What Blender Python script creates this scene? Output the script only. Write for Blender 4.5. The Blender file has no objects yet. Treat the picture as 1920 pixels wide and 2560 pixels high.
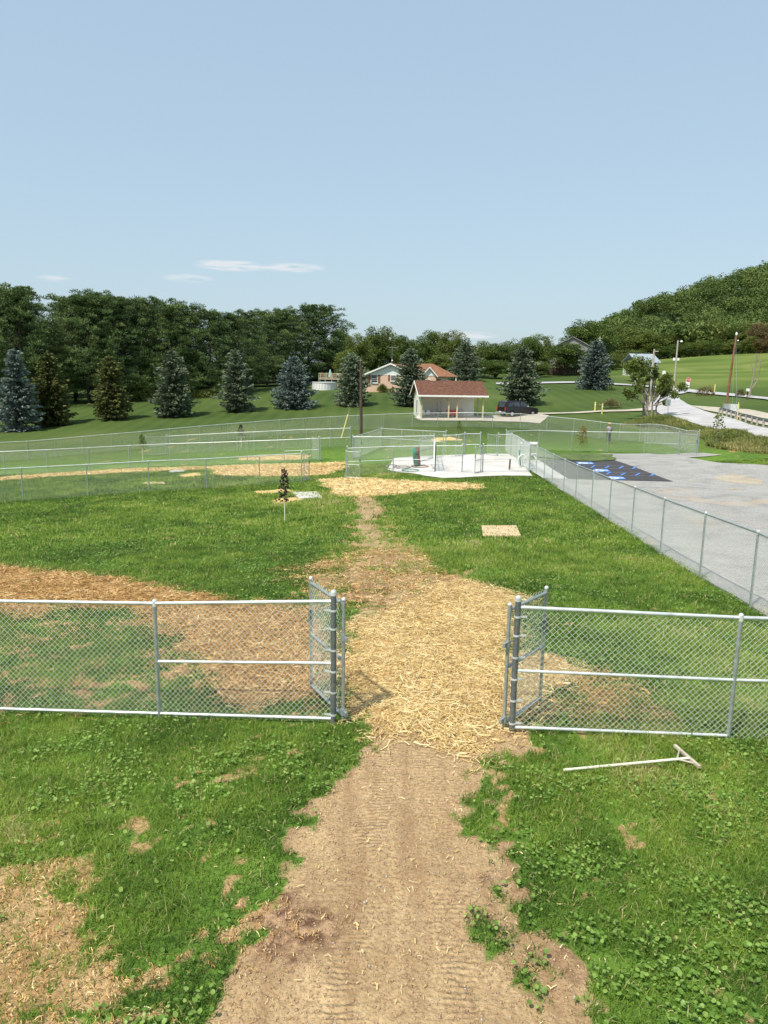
import bpy, math, random
import numpy as np
from mathutils import Vector, Matrix
random.seed(7); rng = np.random.default_rng(7)
S = bpy.context.scene
COL = S.collection
# ------------------------------------------------------------------ camera
CAMH = 4.2; FPX = 26/36*2560; PITCH = math.radians(10.6); ROLL = math.radians(0.9)
cd = bpy.data.cameras.new('camera'); cam = bpy.data.objects.new('camera', cd); COL.objects.link(cam)
cd.sensor_fit = 'VERTICAL'; cd.sensor_height = 36; cd.lens = 26; cd.clip_start = 0.1; cd.clip_end = 6000
fw = Vector((0, math.cos(PITCH), -math.sin(PITCH))); up0 = Vector((0, math.sin(PITCH), math.cos(PITCH))); rt0 = Vector((1, 0, 0))
upv = up0*math.cos(ROLL) - rt0*math.sin(ROLL); rtv = rt0*math.cos(ROLL) + up0*math.sin(ROLL)
M = Matrix((rtv, upv, -fw)).transposed().to_4x4(); M.translation = Vector((0, 0, CAMH)); cam.matrix_world = M
S.camera = cam
# ------------------------------------------------------------------ sky and sun
SUN_EL = math.radians(57); HEAD = Vector((0.40, 0.52, 0)).normalized()      # HEAD: the way shadows fall
sund = bpy.data.lights.new('sun', 'SUN'); sund.energy = 4.2; sund.angle = math.radians(1.3); sund.color = (1, 0.94, 0.83)
sun = bpy.data.objects.new('sun', sund); COL.objects.link(sun)
ldir = Vector((HEAD.x*math.cos(SUN_EL), HEAD.y*math.cos(SUN_EL), -math.sin(SUN_EL)))
sun.rotation_euler = ldir.to_track_quat('-Z', 'Y').to_euler()
w = bpy.data.worlds.new('World'); S.world = w; w.use_nodes = True
nt = w.node_tree; bg = nt.nodes['Background']
sky = nt.nodes.new('ShaderNodeTexSky'); sky.sky_type = 'NISHITA'; sky.sun_disc = False
sky.sun_elevation = SUN_EL; sky.sun_rotation = math.atan2(-HEAD.x, -HEAD.y); sky.air_density = 1.3; sky.dust_density = 1.2; sky.ozone_density = 2.2
gm = nt.nodes.new('ShaderNodeGamma'); gm.inputs[1].default_value = 0.28; nt.links.new(sky.outputs[0], gm.inputs[0])
hs = nt.nodes.new('ShaderNodeMixRGB'); hs.blend_type = 'MULTIPLY'; hs.inputs[0].default_value = 1; hs.inputs[2].default_value = (2.22, 2.70, 3.06, 1)
nt.links.new(gm.outputs[0], hs.inputs[1])
# thin far cloud wisps, laid out by sky direction
tc = nt.nodes.new('ShaderNodeTexCoord'); sx = nt.nodes.new('ShaderNodeSeparateXYZ'); nt.links.new(tc.outputs['Generated'], sx.inputs[0])
def wm(op, a, b=None, c=None, clamp=False):
    n = nt.nodes.new('ShaderNodeMath'); n.operation = op; n.use_clamp = clamp
    for i, v in enumerate((a, b, c)):
        if v is None: continue
        if isinstance(v, (int, float)): n.inputs[i].default_value = v
        else: nt.links.new(v, n.inputs[i])
    return n.outputs[0]
az = wm('ARCTAN2', sx.outputs[0], sx.outputs[1]); el = wm('ARCSINE', sx.outputs[2])
cv = nt.nodes.new('ShaderNodeCombineXYZ'); nt.links.new(wm('MULTIPLY', az, 30), cv.inputs[0]); nt.links.new(wm('MULTIPLY', el, 220), cv.inputs[1])
cn = nt.nodes.new('ShaderNodeTexNoise'); cn.inputs['Scale'].default_value = 1.0; cn.inputs['Detail'].default_value = 5; nt.links.new(cv.outputs[0], cn.inputs['Vector'])
tot = None
def skydir(px, py):
    d = (rtv*((px-960)/FPX) + upv*((1280-py)/FPX) + fw).normalized(); return math.atan2(d.x, d.y), math.asin(d.z)
WISPS = [(*skydir(*c_), wa, we, s_) for c_, wa, we, s_ in (((578,664),.052,.0075,1.6),((735,669),.042,.0065,1.4),((470,696),.034,.006,.9),((135,696),.024,.004,.7),((1155,838),.05,.006,1.6))]
for a0, e0, wa, we, s_ in WISPS:
    da = wm('DIVIDE', wm('SUBTRACT', az, a0), wa); de = wm('DIVIDE', wm('SUBTRACT', el, e0), we)
    r2 = wm('ADD', wm('MULTIPLY', da, da), wm('MULTIPLY', de, de))
    m = wm('MULTIPLY', wm('SUBTRACT', 1.0, r2, clamp=True), s_*1.3)
    tot = m if tot is None else wm('ADD', tot, m)
cm = wm('MULTIPLY', tot, wm('MULTIPLY', wm('SUBTRACT', cn.outputs['Fac'], 0.33), 3.2, clamp=True), clamp=True)
mx = nt.nodes.new('ShaderNodeMixRGB'); mx.inputs[2].default_value = (4.6, 4.95, 5.2, 1)
nt.links.new(wm('MULTIPLY', cm, 0.95), mx.inputs[0]); nt.links.new(hs.outputs[0], mx.inputs[1]); nt.links.new(mx.outputs[0], bg.inputs['Color'])
bg.inputs['Strength'].default_value = 0.125
S.view_settings.view_transform = 'Standard'; S.view_settings.look = 'None'; S.view_settings.exposure = 0.40; S.view_settings.gamma = 1
S.cycles.max_bounces = 5; S.cycles.transparent_max_bounces = 6
try: S.cycles.use_denoising = True
except Exception: pass

# ------------------------------------------------------------------ photo pixel -> world helpers (pixels of the 1920x2560 photograph)
def ray(px, py):
    u = (px-960)/FPX; v = (1280-py)/FPX
    d = rtv*u + upv*v + fw
    return d/math.hypot(d.x, d.y)
def at(px, py, Y):
    d = ray(px, py); return Vector((0, 0, CAMH)) + d*(Y/d.y)
def atd(px, py, D): return Vector((0, 0, CAMH)) + ray(px, py)*D
def K(p): return (p[0]*1.15732, p[1]*1.15732)
# terrain control points: world (x,y,z) near, (px,py,distance) far
CP = [(0,0,.1),(-10,0,.1),(10,0,.1),(0,-30,.1),(-8,9,-.24),(-2.9,8.6,-.12),(-.5,8,.12),(1.5,7.9,.15),(4.1,8,.04),(7,8,-.05),(11,8,-.05),(0,4,.12),(0,12,-.05),(-7,14,-.3),
      (7.1,16,-.28),(7.3,19,-.42),(7.6,22,-.58),(8.1,26,-.84),(8.3,30,-1.0),(8.4,35,-1.1),(8.2,40,-1.13),(0,20,-.5),(1,30,-1.0),(-7,26,-1.1),
      (-16,32.5,-1.7),(-11,35,-1.62),(-6.4,37.5,-1.55),(-4,39,-1.47),(-22,48,-2.4),(-11.6,49,-2.0),(-4,46,-1.5),(0,44,-1.35),(3,38,-1.12),(5.5,39,-1.12),
      (0,50,-1.45),(0,62,-1.6),(7,50,-1.25),(14,56,-1.35),(20,53,-1.2),(14,26,-.9),(20,40,-1.1),(14,16,-.3),(-14,20,-1.0),(-26,36,-2.2),(26,30,-.9)]
CPX = [(68,1153,66),(420,1143,60),(1365,1092,70),(1597,1101,71),(1744,1132,54.5),(49,1076,92),(130,1064,94),(281,1048,95),(436,1042,96),(592,1028,99),
       (736,1020,101),(880,1013,103),(1024,1013,104),(1302,1012,104),(1485,972,128),(1052,1048,89),(1208,1048,90),(1290,1045,95),(940,979,122),(1060,975,125),(810,976,124),
       (200,1012,116),(20,1030,112),(400,992,122),(660,973,128),(1240,961,142),(1450,958,142),(1600,968,138),(1390,934,185),(1160,935,180),(800,940,180),(0,985,180),(400,960,190),
       (1624,1047,84),(1677,1043,80),(1920,1100,60),(1920,1072,66),(1718,1012,102),(1690,985,125),(1753,983,124),(1920,1000,106),(1813,1030,86),(1500,1030,92),(1400,1060,80),
       (1800,930,175),(1652,898,235),(1920,880,235),(1780,889,235),(1920,700,500),(1834,730,490),(1781,748,480),(1725,775,470),(1644,800,450),(1594,836,430),(1510,865,410),(2300,560,520),(2300,870,240)]
for px, py, D in CPX:
    p = atd(px, py, D); CP.append((p.x, p.y, p.z))
CP += [(120,300,3),(60,300,3),(0,300,4),(150,420,1),(90,480,0),(200,650,20),(60,800,5),(420,700,70),(350,850,30),(0,400,4),(-250,400,6),(-120,250,4),(-1500,1500,20),(0,2500,30),(1500,1500,120),(1800,0,20),(-1800,0,10),(0,-1500,0),(-120,60,-4),(150,40,-2),(-60,95,-2)]
CP = np.array(CP, float)
_r = np.sqrt(((CP[:,None,:2]-CP[None,:,:2])**2).sum(-1)+1.0)
_A = np.block([[_r - 0.02*np.eye(len(CP)), np.ones((len(CP),1))],[np.ones((1,len(CP))), np.zeros((1,1))]])
_w = np.linalg.solve(_A, np.concatenate([CP[:,2],[0]]))
def H(x, y):
    x = np.atleast_1d(np.asarray(x, float)); y = np.atleast_1d(np.asarray(y, float)); out = np.empty(x.shape)
    xf, yf, of = x.ravel(), y.ravel(), out.ravel()
    for i in range(0, len(xf), 40000):
        r = np.sqrt((xf[i:i+40000,None]-CP[None,:,0])**2+(yf[i:i+40000,None]-CP[None,:,1])**2+1.0)
        of[i:i+40000] = r@_w[:-1]+_w[-1]
    return of.reshape(x.shape)
def h(x, y): return float(H(x, y)[0])
_ts = np.geomspace(2.5, 700, 1400)
def G(px, py, dz=0.0):
    """where the sight line through a photo pixel meets the terrain"""
    d = ray(px, py); zz = CAMH + d.z*_ts; hh = H(d.x*_ts, d.y*_ts)+dz
    k = np.argmax(zz < hh)
    if k == 0: k = len(_ts)-1
    a, b = zz[k-1]-hh[k-1], zz[k]-hh[k]; t = _ts[k-1]+(_ts[k]-_ts[k-1])*(a/(a-b+1e-9))
    return Vector((d.x*t, d.y*t, CAMH+d.z*t-dz))
def onground(px, py, D):
    """terrain point in the direction of a pixel column at a known distance"""
    d = ray(px, py); x, y = d.x*D, d.y*D; return Vector((x, y, h(x, y)))

# ------------------------------------------------------------------ numpy noise
_perm = rng.random((256, 256))
def vnoise(x, y, s, o=0):
    x = np.asarray(x)/s+17.3*o; y = np.asarray(y)/s+9.1*o
    xi = np.floor(x).astype(int); yi = np.floor(y).astype(int); fx = x-xi; fy = y-yi
    fx = fx*fx*(3-2*fx); fy = fy*fy*(3-2*fy)
    g = lambda a, b: _perm[a % 256, b % 256]
    return (g(xi,yi)*(1-fx)+g(xi+1,yi)*fx)*(1-fy)+(g(xi,yi+1)*(1-fx)+g(xi+1,yi+1)*fx)*fy
def fbm(x, y, s, o=0, n=4):
    t = 0; a = 1; tot = 0
    for i in range(n):
        t = t+a*vnoise(x, y, s/2**i, o+i*3.7); tot += a; a *= .55
    return t/tot
def polydist(x, y, P):
    """signed distance to polygon, positive inside"""
    x = np.asarray(x, float); y = np.asarray(y, float); P = np.asarray(P, float)
    ins = np.zeros(x.shape, bool); dm = np.full(x.shape, 1e9)
    for i in range(len(P)):
        ax, ay = P[i-1]; bx, by = P[i]
        c = ((ay > y) != (by > y)); xs = (bx-ax)*(y-ay)/((by-ay) if by != ay else 1e-9)+ax
        ins ^= c & (x < xs)
        L = (bx-ax)**2+(by-ay)**2+1e-12; t = np.clip(((x-ax)*(bx-ax)+(y-ay)*(by-ay))/L, 0, 1)
        dm = np.minimum(dm, np.hypot(x-ax-t*(bx-ax), y-ay-t*(by-ay)))
    return np.where(ins, dm, -dm)
def sstep(a, b, v): t = np.clip((v-a)/(b-a), 0, 1); return t*t*(3-2*t)
def WP(pts): return [tuple(G(*K(p)).xy) for p in pts]       # display-pixel polygon -> ground polygon
def WS(pts): return [tuple(G(*p).xy) for p in pts]          # photo-pixel polygon -> ground polygon

# ------------------------------------------------------------------ mesh helpers
def link(o, parent=None):
    COL.objects.link(o)
    if parent is not None: o.parent = parent
    return o
def fast(name, V, F, mat, parent=None, attrs=None, smooth=False):
    V = np.asarray(V, np.float32); F = np.asarray(F, np.int32); k = F.shape[1]
    me = bpy.data.meshes.new(name); me.vertices.add(len(V)); me.vertices.foreach_set('co', V.ravel())
    me.loops.add(F.size); me.loops.foreach_set('vertex_index', F.ravel()); me.polygons.add(len(F))
    me.polygons.foreach_set('loop_start', np.arange(0, F.size, k, dtype=np.int32))
    if attrs:
        for n, a in attrs.items():
            at_ = me.attributes.new(n, 'FLOAT', 'POINT'); at_.data.foreach_set('value', np.asarray(a, np.float32))
    me.materials.append(mat); me.update(calc_edges=True); me.validate()
    if smooth: me.polygons.foreach_set('use_smooth', np.ones(len(F), bool))
    return link(bpy.data.objects.new(name, me), parent)
class MB:
    def __init__(s): s.v = []; s.f = []; s.sm = []
    def add(s, V, F, smooth=False):
        b = len(s.v); s.v += [tuple(v) for v in V]; s.f += [tuple(i+b for i in f) for f in F]; s.sm += [smooth]*len(F); return s
    def box(s, c, d, rz=0, rx=0, ry=0):
        c = Vector(c); R = Matrix.Rotation(rz, 3, 'Z')@Matrix.Rotation(ry, 3, 'Y')@Matrix.Rotation(rx, 3, 'X')
        V = [c+R@Vector((x*d[0]/2, y*d[1]/2, z*d[2]/2)) for x in (-1,1) for y in (-1,1) for z in (-1,1)]
        return s.add(V, [(0,1,3,2),(4,6,7,5),(0,4,5,1),(2,3,7,6),(0,2,6,4),(1,5,7,3)])
    def tube(s, pts, r, n=8, cap=True, smooth=True):
        pts = [Vector(p) for p in pts]; rs = r if isinstance(r, (list, tuple)) else [r]*len(pts)
        V = []; F = []
        for i, p in enumerate(pts):
            t = (pts[min(i+1, len(pts)-1)]-pts[max(i-1, 0)]).normalized()
            a = t.cross(Vector((0,0,1))) if abs(t.z) < .95 else t.cross(Vector((0,1,0)))
            a.normalize(); b = t.cross(a)
            V += [p+(a*math.cos(q)+b*math.sin(q))*rs[i] for q in [2*math.pi*j/n for j in range(n)]]
        for i in range(len(pts)-1):
            F += [(i*n+j, i*n+(j+1) % n, (i+1)*n+(j+1) % n, (i+1)*n+j) for j in range(n)]
        s.add(V, F, smooth)
        if cap: s.add(V[:n], [tuple(range(n))[::-1]]); s.add(V[-n:], [tuple(range(n))])
        return s
    def prism(s, poly, a, b):
        """poly of 3D points extruded by vector; a unused offset, b vector"""
        P = [Vector(p)+Vector(a) for p in poly]; Q = [p+Vector(b) for p in P]; n = len(P)
        return s.add(P+Q, [tuple(range(n))[::-1], tuple(range(n, 2*n))]+[(i, (i+1) % n, n+(i+1) % n, n+i) for i in range(n)])
    def ball(s, c, r, n=8, m=6, sq=(1,1,1)):
        c = Vector(c); V = [c+Vector((0,0,-r*sq[2]))]; F = []
        for i in range(1, m):
            ph = -math.pi/2+math.pi*i/m
            V += [c+Vector((math.cos(ph)*math.cos(2*math.pi*j/n)*r*sq[0], math.cos(ph)*math.sin(2*math.pi*j/n)*r*sq[1], math.sin(ph)*r*sq[2])) for j in range(n)]
        V.append(c+Vector((0,0,r*sq[2])))
        for j in range(n):
            F.append((0, 1+(j+1) % n, 1+j)); F.append((len(V)-1, len(V)-1-n+j, len(V)-1-n+(j+1) % n))
            for i in range(m-2): F.append((1+i*n+j, 1+i*n+(j+1) % n, 1+(i+1)*n+(j+1) % n, 1+(i+1)*n+j))
        return s.add(V, F, True)
    def build(s, name, mat, parent=None, bevel=0):
        me = bpy.data.meshes.new(name); me.from_pydata(s.v, [], s.f); me.materials.append(mat)
        me.polygons.foreach_set('use_smooth', s.sm); me.update()
        o = link(bpy.data.objects.new(name, me), parent)
        if bevel:
            m = o.modifiers.new('bevel', 'BEVEL'); m.width = bevel; m.segments = 2; m.limit_method = 'ANGLE'
        return o
def tag(o, label=None, cat=None, group=None, kind=None):
    if label: o['label'] = label
    if cat: o['category'] = cat
    if group: o['group'] = group
    if kind: o['kind'] = kind
    return o
def thing(name, label, cat, loc=(0,0,0), rz=0, group=None):
    o = bpy.data.objects.new(name, None); COL.objects.link(o); o.location = loc; o.rotation_euler = (0,0,rz); o.empty_display_size = .2
    return tag(o, label, cat, group)
def dup(root, loc, rz=0, sc=(1,1,1), label=None, group=None):
    r = root.copy(); COL.objects.link(r); r.location = loc; r.rotation_euler = (0,0,rz); r.scale = sc
    if label: r['label'] = label
    if group: r['group'] = group
    for ch in list(root.children):
        c = ch.copy(); COL.objects.link(c); c.parent = r
        for g in ch.children:
            d = g.copy(); COL.objects.link(d); d.parent = c
    return r

# ------------------------------------------------------------------ materials
def mat(name): 
    m = bpy.data.materials.new(name); m.use_nodes = True; return m, m.node_tree, m.node_tree.nodes['Principled BSDF']
def N(t, k, **kw):
    n = t.nodes.new(k)
    for a, v in kw.items():
        if a in n.inputs.keys(): n.inputs[a].default_value = v
        else: setattr(n, a, v)
    return n
def ramp(t, fac, stops):
    r = t.nodes.new('ShaderNodeValToRGB'); e = r.color_ramp.elements
    while len(e) < len(stops): e.new(.5)
    for i, (p, c) in enumerate(stops): e[i].position = p; e[i].color = (*c, 1) if len(c) == 3 else c
    t.links.new(fac, r.inputs[0]); return r.outputs[0]
def g3(v): return (v, v, v)
def noisy(name, stops, scale=5, detail=5, rough=.8, bump=0, bscale=None, metal=0, coord='Object', bdist=.02):
    m, t, b = mat(name); tcn = N(t, 'ShaderNodeTexCoord'); nz = N(t, 'ShaderNodeTexNoise', Scale=scale, Detail=detail)
    t.links.new(tcn.outputs[coord], nz.inputs['Vector']); t.links.new(ramp(t, nz.outputs['Fac'], stops), b.inputs['Base Color'])
    b.inputs['Roughness'].default_value = rough; b.inputs['Metallic'].default_value = metal
    if bump:
        n2 = N(t, 'ShaderNodeTexNoise', Scale=bscale or scale*4, Detail=6); t.links.new(tcn.outputs[coord], n2.inputs['Vector'])
        bp = N(t, 'ShaderNodeBump', Strength=bump, Distance=bdist); t.links.new(n2.outputs['Fac'], bp.inputs['Height']); t.links.new(bp.outputs[0], b.inputs['Normal'])
    return m
def two(a, b): return [(.3, a), (.7, b)]
def foliage(name, stops, trans=.25, rough=.55, bigscale=.6, bigamt=.35, spec=.25):
    m, t, b = mat(name); a = N(t, 'ShaderNodeAttribute'); a.attribute_name = 'rnd'
    tcn = N(t, 'ShaderNodeNewGeometry'); nz = N(t, 'ShaderNodeTexNoise', Scale=bigscale, Detail=3); t.links.new(tcn.outputs['Position'], nz.inputs['Vector'])
    oi = N(t, 'ShaderNodeObjectInfo')
    ad = N(t, 'ShaderNodeMath', operation='MULTIPLY_ADD'); t.links.new(nz.outputs['Fac'], ad.inputs[0]); ad.inputs[1].default_value = bigamt*2; t.links.new(a.outputs['Fac'], ad.inputs[2])
    sb = N(t, 'ShaderNodeMath', operation='MULTIPLY_ADD'); t.links.new(oi.outputs['Random'], sb.inputs[0]); sb.inputs[1].default_value = .22; t.links.new(ad.outputs[0], sb.inputs[2])
    s2 = N(t, 'ShaderNodeMath', operation='SUBTRACT'); t.links.new(sb.outputs[0], s2.inputs[0]); s2.inputs[1].default_value = bigamt+.11
    col = ramp(t, s2.outputs[0], stops); t.links.new(col, b.inputs['Base Color'])
    b.inputs['Roughness'].default_value = rough; b.inputs['Specular IOR Level'].default_value = spec
    if trans:
        tr = N(t, 'ShaderNodeBsdfTranslucent'); t.links.new(col, tr.inputs['Color']); mxs = N(t, 'ShaderNodeMixShader'); mxs.inputs[0].default_value = trans
        out = t.nodes['Material Output']; t.links.new(b.outputs[0], mxs.inputs[1]); t.links.new(tr.outputs[0], mxs.inputs[2]); t.links.new(mxs.outputs[0], out.inputs['Surface'])
    return m
MT = {}
MT['galv'] = noisy('galvanised_steel', two((.30,.34,.34),(.46,.50,.50)), 18, 4, .42, metal=.55)
MT['galv_dark'] = noisy('weathered_galvanised_steel', two((.11,.125,.125),(.18,.20,.20)), 22, 4, .5, metal=.35)
MT['galv_bright'] = noisy('new_galvanised_rail', [(.3,(.50,.52,.52)),(.5,(.66,.68,.68)),(.7,(.78,.80,.80))], 7, 7, .42, metal=.35)
MT['wire'] = noisy('galvanised_wire', two((.50,.54,.48),(.68,.72,.65)), 30, 2, .45, metal=.25)
MT['bark'] = noisy('bark', two((.07,.05,.035),(.16,.12,.085)), 9, 6, .95, .5, 30)
MT['darkbark'] = noisy('dark_pine_bark', two((.025,.02,.015),(.06,.05,.04)), 9, 6, .95)
MT['graybark'] = noisy('grey_bark', two((.16,.13,.10),(.34,.29,.23)), 7, 6, .95, .5, 30)
MT['pole'] = noisy('creosoted_wood', two((.045,.03,.022),(.11,.075,.055)), 5, 6, .9)
MT['redpole'] = noisy('reddish_wood_pole', two((.14,.06,.035),(.24,.11,.06)), 3, 6, .85)
MT['palepole'] = noisy('silvered_wood_pole', two((.30,.27,.22),(.48,.44,.38)), 3, 6, .85)
MT['concrete'] = noisy('concrete', [(.3,(.44,.41,.375)),(.5,(.56,.53,.49)),(.7,(.66,.63,.585))], .7, 8, .9, .15, 40, coord='Object')
MT['walk'] = noisy('broom_finished_concrete', two((.42,.41,.39),(.52,.51,.49)), 1.2, 8, .9, .15, 60)
MT['asphalt'] = noisy('fresh_asphalt', two((.035,.033,.036),(.065,.06,.062)), 2.5, 10, .85, .4, 120)
MT['blue'] = noisy('blue_marking_paint', two((.06,.17,.55),(.12,.28,.70)), 4, 8, .6)
MT['whitepaint'] = noisy('white_marking_paint', two((.62,.68,.76),(.82,.86,.9)), 6, 8, .6)
MT['greyline'] = noisy('worn_line_paint', two((.13,.13,.15),(.22,.22,.25)), 6, 8, .7)
MT['white'] = noisy('white_siding', two((.72,.71,.66),(.80,.79,.74)), .8, 4, .6)
MT['whitetrim'] = noisy('white_trim', two((.78,.77,.73),(.84,.83,.80)), 2, 4, .5)
MT['roof'] = noisy('brown_shingles', [(.3,(.08,.032,.018)),(.5,(.12,.048,.027)),(.75,(.17,.078,.045))], 3.2, 8, .9, .5, 18)
MT['roof_orange'] = noisy('rust_brown_shingles', [(.3,(.17,.07,.035)),(.7,(.26,.12,.06))], 2.2, 8, .9, .3, 14)
MT['glass'] = noisy('dark_window_glass', two((.03,.035,.04),(.07,.08,.09)), 2, 2, .12)
MT['black_paint'] = noisy('black_car_paint', two((.012,.013,.016),(.02,.021,.025)), 2, 2, .25)
MT['black_plastic'] = noisy('black_plastic', two((.015,.015,.015),(.03,.03,.03)), 8, 2, .7)
MT['tyre'] = noisy('tyre_rubber', two((.015,.015,.015),(.03,.03,.028)), 12, 2, .9)
MT['chrome'] = noisy('bright_alloy', two((.5,.5,.5),(.7,.7,.7)), 8, 2, .3, metal=.6)
MT['redlens'] = noisy('red_lens', two((.35,.02,.02),(.5,.04,.03)), 5, 2, .3)
MT['red'] = noisy('red_enamel', two((.38,.012,.015),(.55,.03,.03)), 5, 3, .4)
MT['post_wood'] = noisy('yellowish_treated_wood', two((.42,.34,.20),(.58,.49,.32)), 3, 5, .8)
MT['timber'] = noisy('weathered_timber', two((.30,.25,.18),(.52,.46,.36)), 6, 8, .85, .3, 40)
MT['board'] = noisy('tan_plywood', two((.46,.34,.19),(.66,.50,.30)), 5, 8, .85, .3, 40)
MT['yellow'] = noisy('yellow_enamel', two((.62,.50,.12),(.72,.60,.2)), 3, 3, .5)
MT['green_plastic'] = noisy('green_plastic', two((.01,.16,.10),(.02,.26,.17)), 5, 3, .4)
MT['brown_plastic'] = noisy('red_brown_plastic', two((.13,.04,.03),(.22,.075,.055)), 5, 3, .5)
MT['grey_plastic'] = noisy('grey_brown_plastic', two((.16,.14,.13),(.26,.24,.22)), 5, 3, .5)
MT['rust'] = noisy('dark_rust', two((.05,.02,.015),(.11,.045,.03)), 9, 5, .8)
MT['fencewood'] = noisy('red_brown_fence_wood', two((.06,.03,.025),(.11,.055,.04)), 4, 5, .9)
MT['barn'] = noisy('weathered_barn_boards', two((.20,.19,.175),(.34,.32,.30)), 3, 8, .9, .3, 20)
MT['tin'] = noisy('dull_tin_roof', two((.18,.18,.17),(.34,.34,.33)), 1.4, 6, .55)
MT['skin'] = noisy('skin', two((.42,.24,.16),(.5,.3,.2)), 8, 2, .6)
MT['shirt'] = noisy('grey_cotton', two((.26,.26,.28),(.36,.36,.38)), 6, 2, .9)
MT['trousers'] = noisy('dark_denim', two((.05,.055,.07),(.09,.095,.11)), 6, 2, .9)
MT['hat'] = noisy('tan_straw_hat', two((.5,.4,.24),(.62,.5,.32)), 6, 2, .9)
MT['teal'] = noisy('faded_teal_canvas', two((.22,.42,.38),(.34,.54,.50)), 3, 3, .8)
MT['stopred'] = noisy('sign_red', two((.52,.03,.03),(.62,.06,.05)), 3, 2, .5)
MT['orange'] = noisy('sign_orange', two((.65,.16,.02),(.75,.22,.04)), 3, 2, .5)
MT['stone'] = noisy('pebble', two((.30,.24,.18),(.48,.42,.34)), 3, 3, .9)
MT['guard'] = noisy('plastic_tree_guard', two((.62,.6,.48),(.72,.7,.58)), 3, 3, .6)
# brick
m, t, b = mat('pink_brick'); tcn = N(t, 'ShaderNodeTexCoord'); bk = N(t, 'ShaderNodeTexBrick', Scale=4.5)
mp = N(t, 'ShaderNodeMapping'); mp.inputs['Rotation'].default_value = (math.pi/2, 0, 0); t.links.new(tcn.outputs['Object'], mp.inputs[0]); t.links.new(mp.outputs[0], bk.inputs[0])
bk.inputs['Color1'].default_value = (.60,.38,.27,1); bk.inputs['Color2'].default_value = (.70,.47,.34,1); bk.inputs['Mortar'].default_value = (.66,.56,.46,1); bk.inputs['Mortar Size'].default_value = .015
t.links.new(bk.outputs[0], b.inputs['Base Color']); b.inputs['Roughness'].default_value = .9; MT['brick'] = m
# siding: horizontal laps by bump
def lap(name, c, sc, axis='Z'):
    m, t, b = mat(name); tcn = N(t, 'ShaderNodeTexCoord'); wv = N(t, 'ShaderNodeTexWave', Scale=sc); wv.bands_direction = axis; wv.wave_profile = 'SAW'
    t.links.new(tcn.outputs['Object'], wv.inputs[0]); bp = N(t, 'ShaderNodeBump', Strength=.6, Distance=.03); t.links.new(wv.outputs['Fac'], bp.inputs['Height'])
    t.links.new(bp.outputs[0], b.inputs['Normal']); b.inputs['Base Color'].default_value = (*c, 1); b.inputs['Roughness'].default_value = .6; return m
MT['siding'] = lap('cream_lap_siding', (.86,.82,.71), 1.6)
MT['siding_white'] = lap('white_lap_siding', (.80,.80,.77), 1.6)
MT['sheet'] = lap('white_pool_panel', (.74,.74,.71), .8, 'X')
# foliage
MT['spruce_blue'] = foliage('blue_spruce_needles', [(0,(.06,.085,.072)),(.45,(.15,.195,.172)),(1,(.31,.37,.335))], .12, .85, .5, .35, .08)
MT['spruce_mid'] = foliage('grey_green_spruce_needles', [(0,(.06,.085,.045)),(.45,(.145,.185,.115)),(1,(.28,.33,.225))], .12, .85, .5, .35, .08)
MT['spruce_olive'] = foliage('olive_spruce_needles', [(0,(.06,.07,.022)),(.45,(.125,.14,.046)),(1,(.22,.24,.10))], .12, .85, .5, .35, .08)
MT['pine'] = foliage('white_pine_needles', [(0,(.025,.046,.016)),(.5,(.070,.118,.036)),(1,(.18,.245,.075))], .12, .6, .25, .3)
MT['decid'] = foliage('dark_green_leaves', [(0,(.035,.062,.010)),(.5,(.080,.130,.022)),(1,(.16,.22,.045))], .25, .5, .2, .35)
MT['decid_light'] = foliage('yellow_green_leaves', [(0,(.055,.075,.014)),(.5,(.12,.16,.030)),(1,(.22,.26,.062))], .25, .5, .25, .35)
MT['decid_brown'] = foliage('russet_leaves', [(0,(.06,.045,.02)),(.5,(.14,.10,.04)),(1,(.24,.18,.08))], .2, .6, .25, .35)
MT['purple'] = foliage('dark_purple_leaves', [(0,(.018,.010,.010)),(.6,(.04,.022,.02)),(1,(.08,.045,.04))], .1, .45, 2, .2)
MT['autumn'] = foliage('turning_leaves', [(0,(.10,.11,.02)),(.5,(.24,.17,.035)),(1,(.40,.22,.05))], .3, .5, 2, .3)
MT['grass'] = foliage('grass_blades', [(0,(.065,.130,.020)),(.4,(.155,.255,.034)),(.75,(.275,.375,.055)),(.94,(.36,.42,.10)),(1,(.55,.46,.22))], .38, .5, .5, .30)
MT['clover'] = foliage('broad_weed_leaves', [(0,(.10,.20,.03)),(.5,(.18,.31,.05)),(1,(.30,.43,.10))], .35, .4, 1.0, .2, .4)
MT['drygrass'] = foliage('tawny_bank_grass', [(0,(.12,.16,.035)),(.5,(.24,.26,.075)),(1,(.42,.36,.15))], .3, .7, .18, .5)
MT['straw'] = foliage('pale_straw', [(0,(.32,.20,.08)),(.3,(.60,.42,.165)),(.7,(.83,.64,.29)),(1,(.93,.82,.50))], .2, .45, .9, .25, .4)
MT['oldstraw'] = foliage('brown_straw', [(0,(.20,.10,.03)),(.4,(.44,.25,.085)),(.8,(.68,.43,.17)),(1,(.84,.64,.34))], .2, .5, .9, .3)
MT['fount'] = foliage('ornamental_grass', [(0,(.10,.12,.04)),(.5,(.22,.22,.09)),(1,(.36,.32,.16))], .3, .7, 1, .2)

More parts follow.
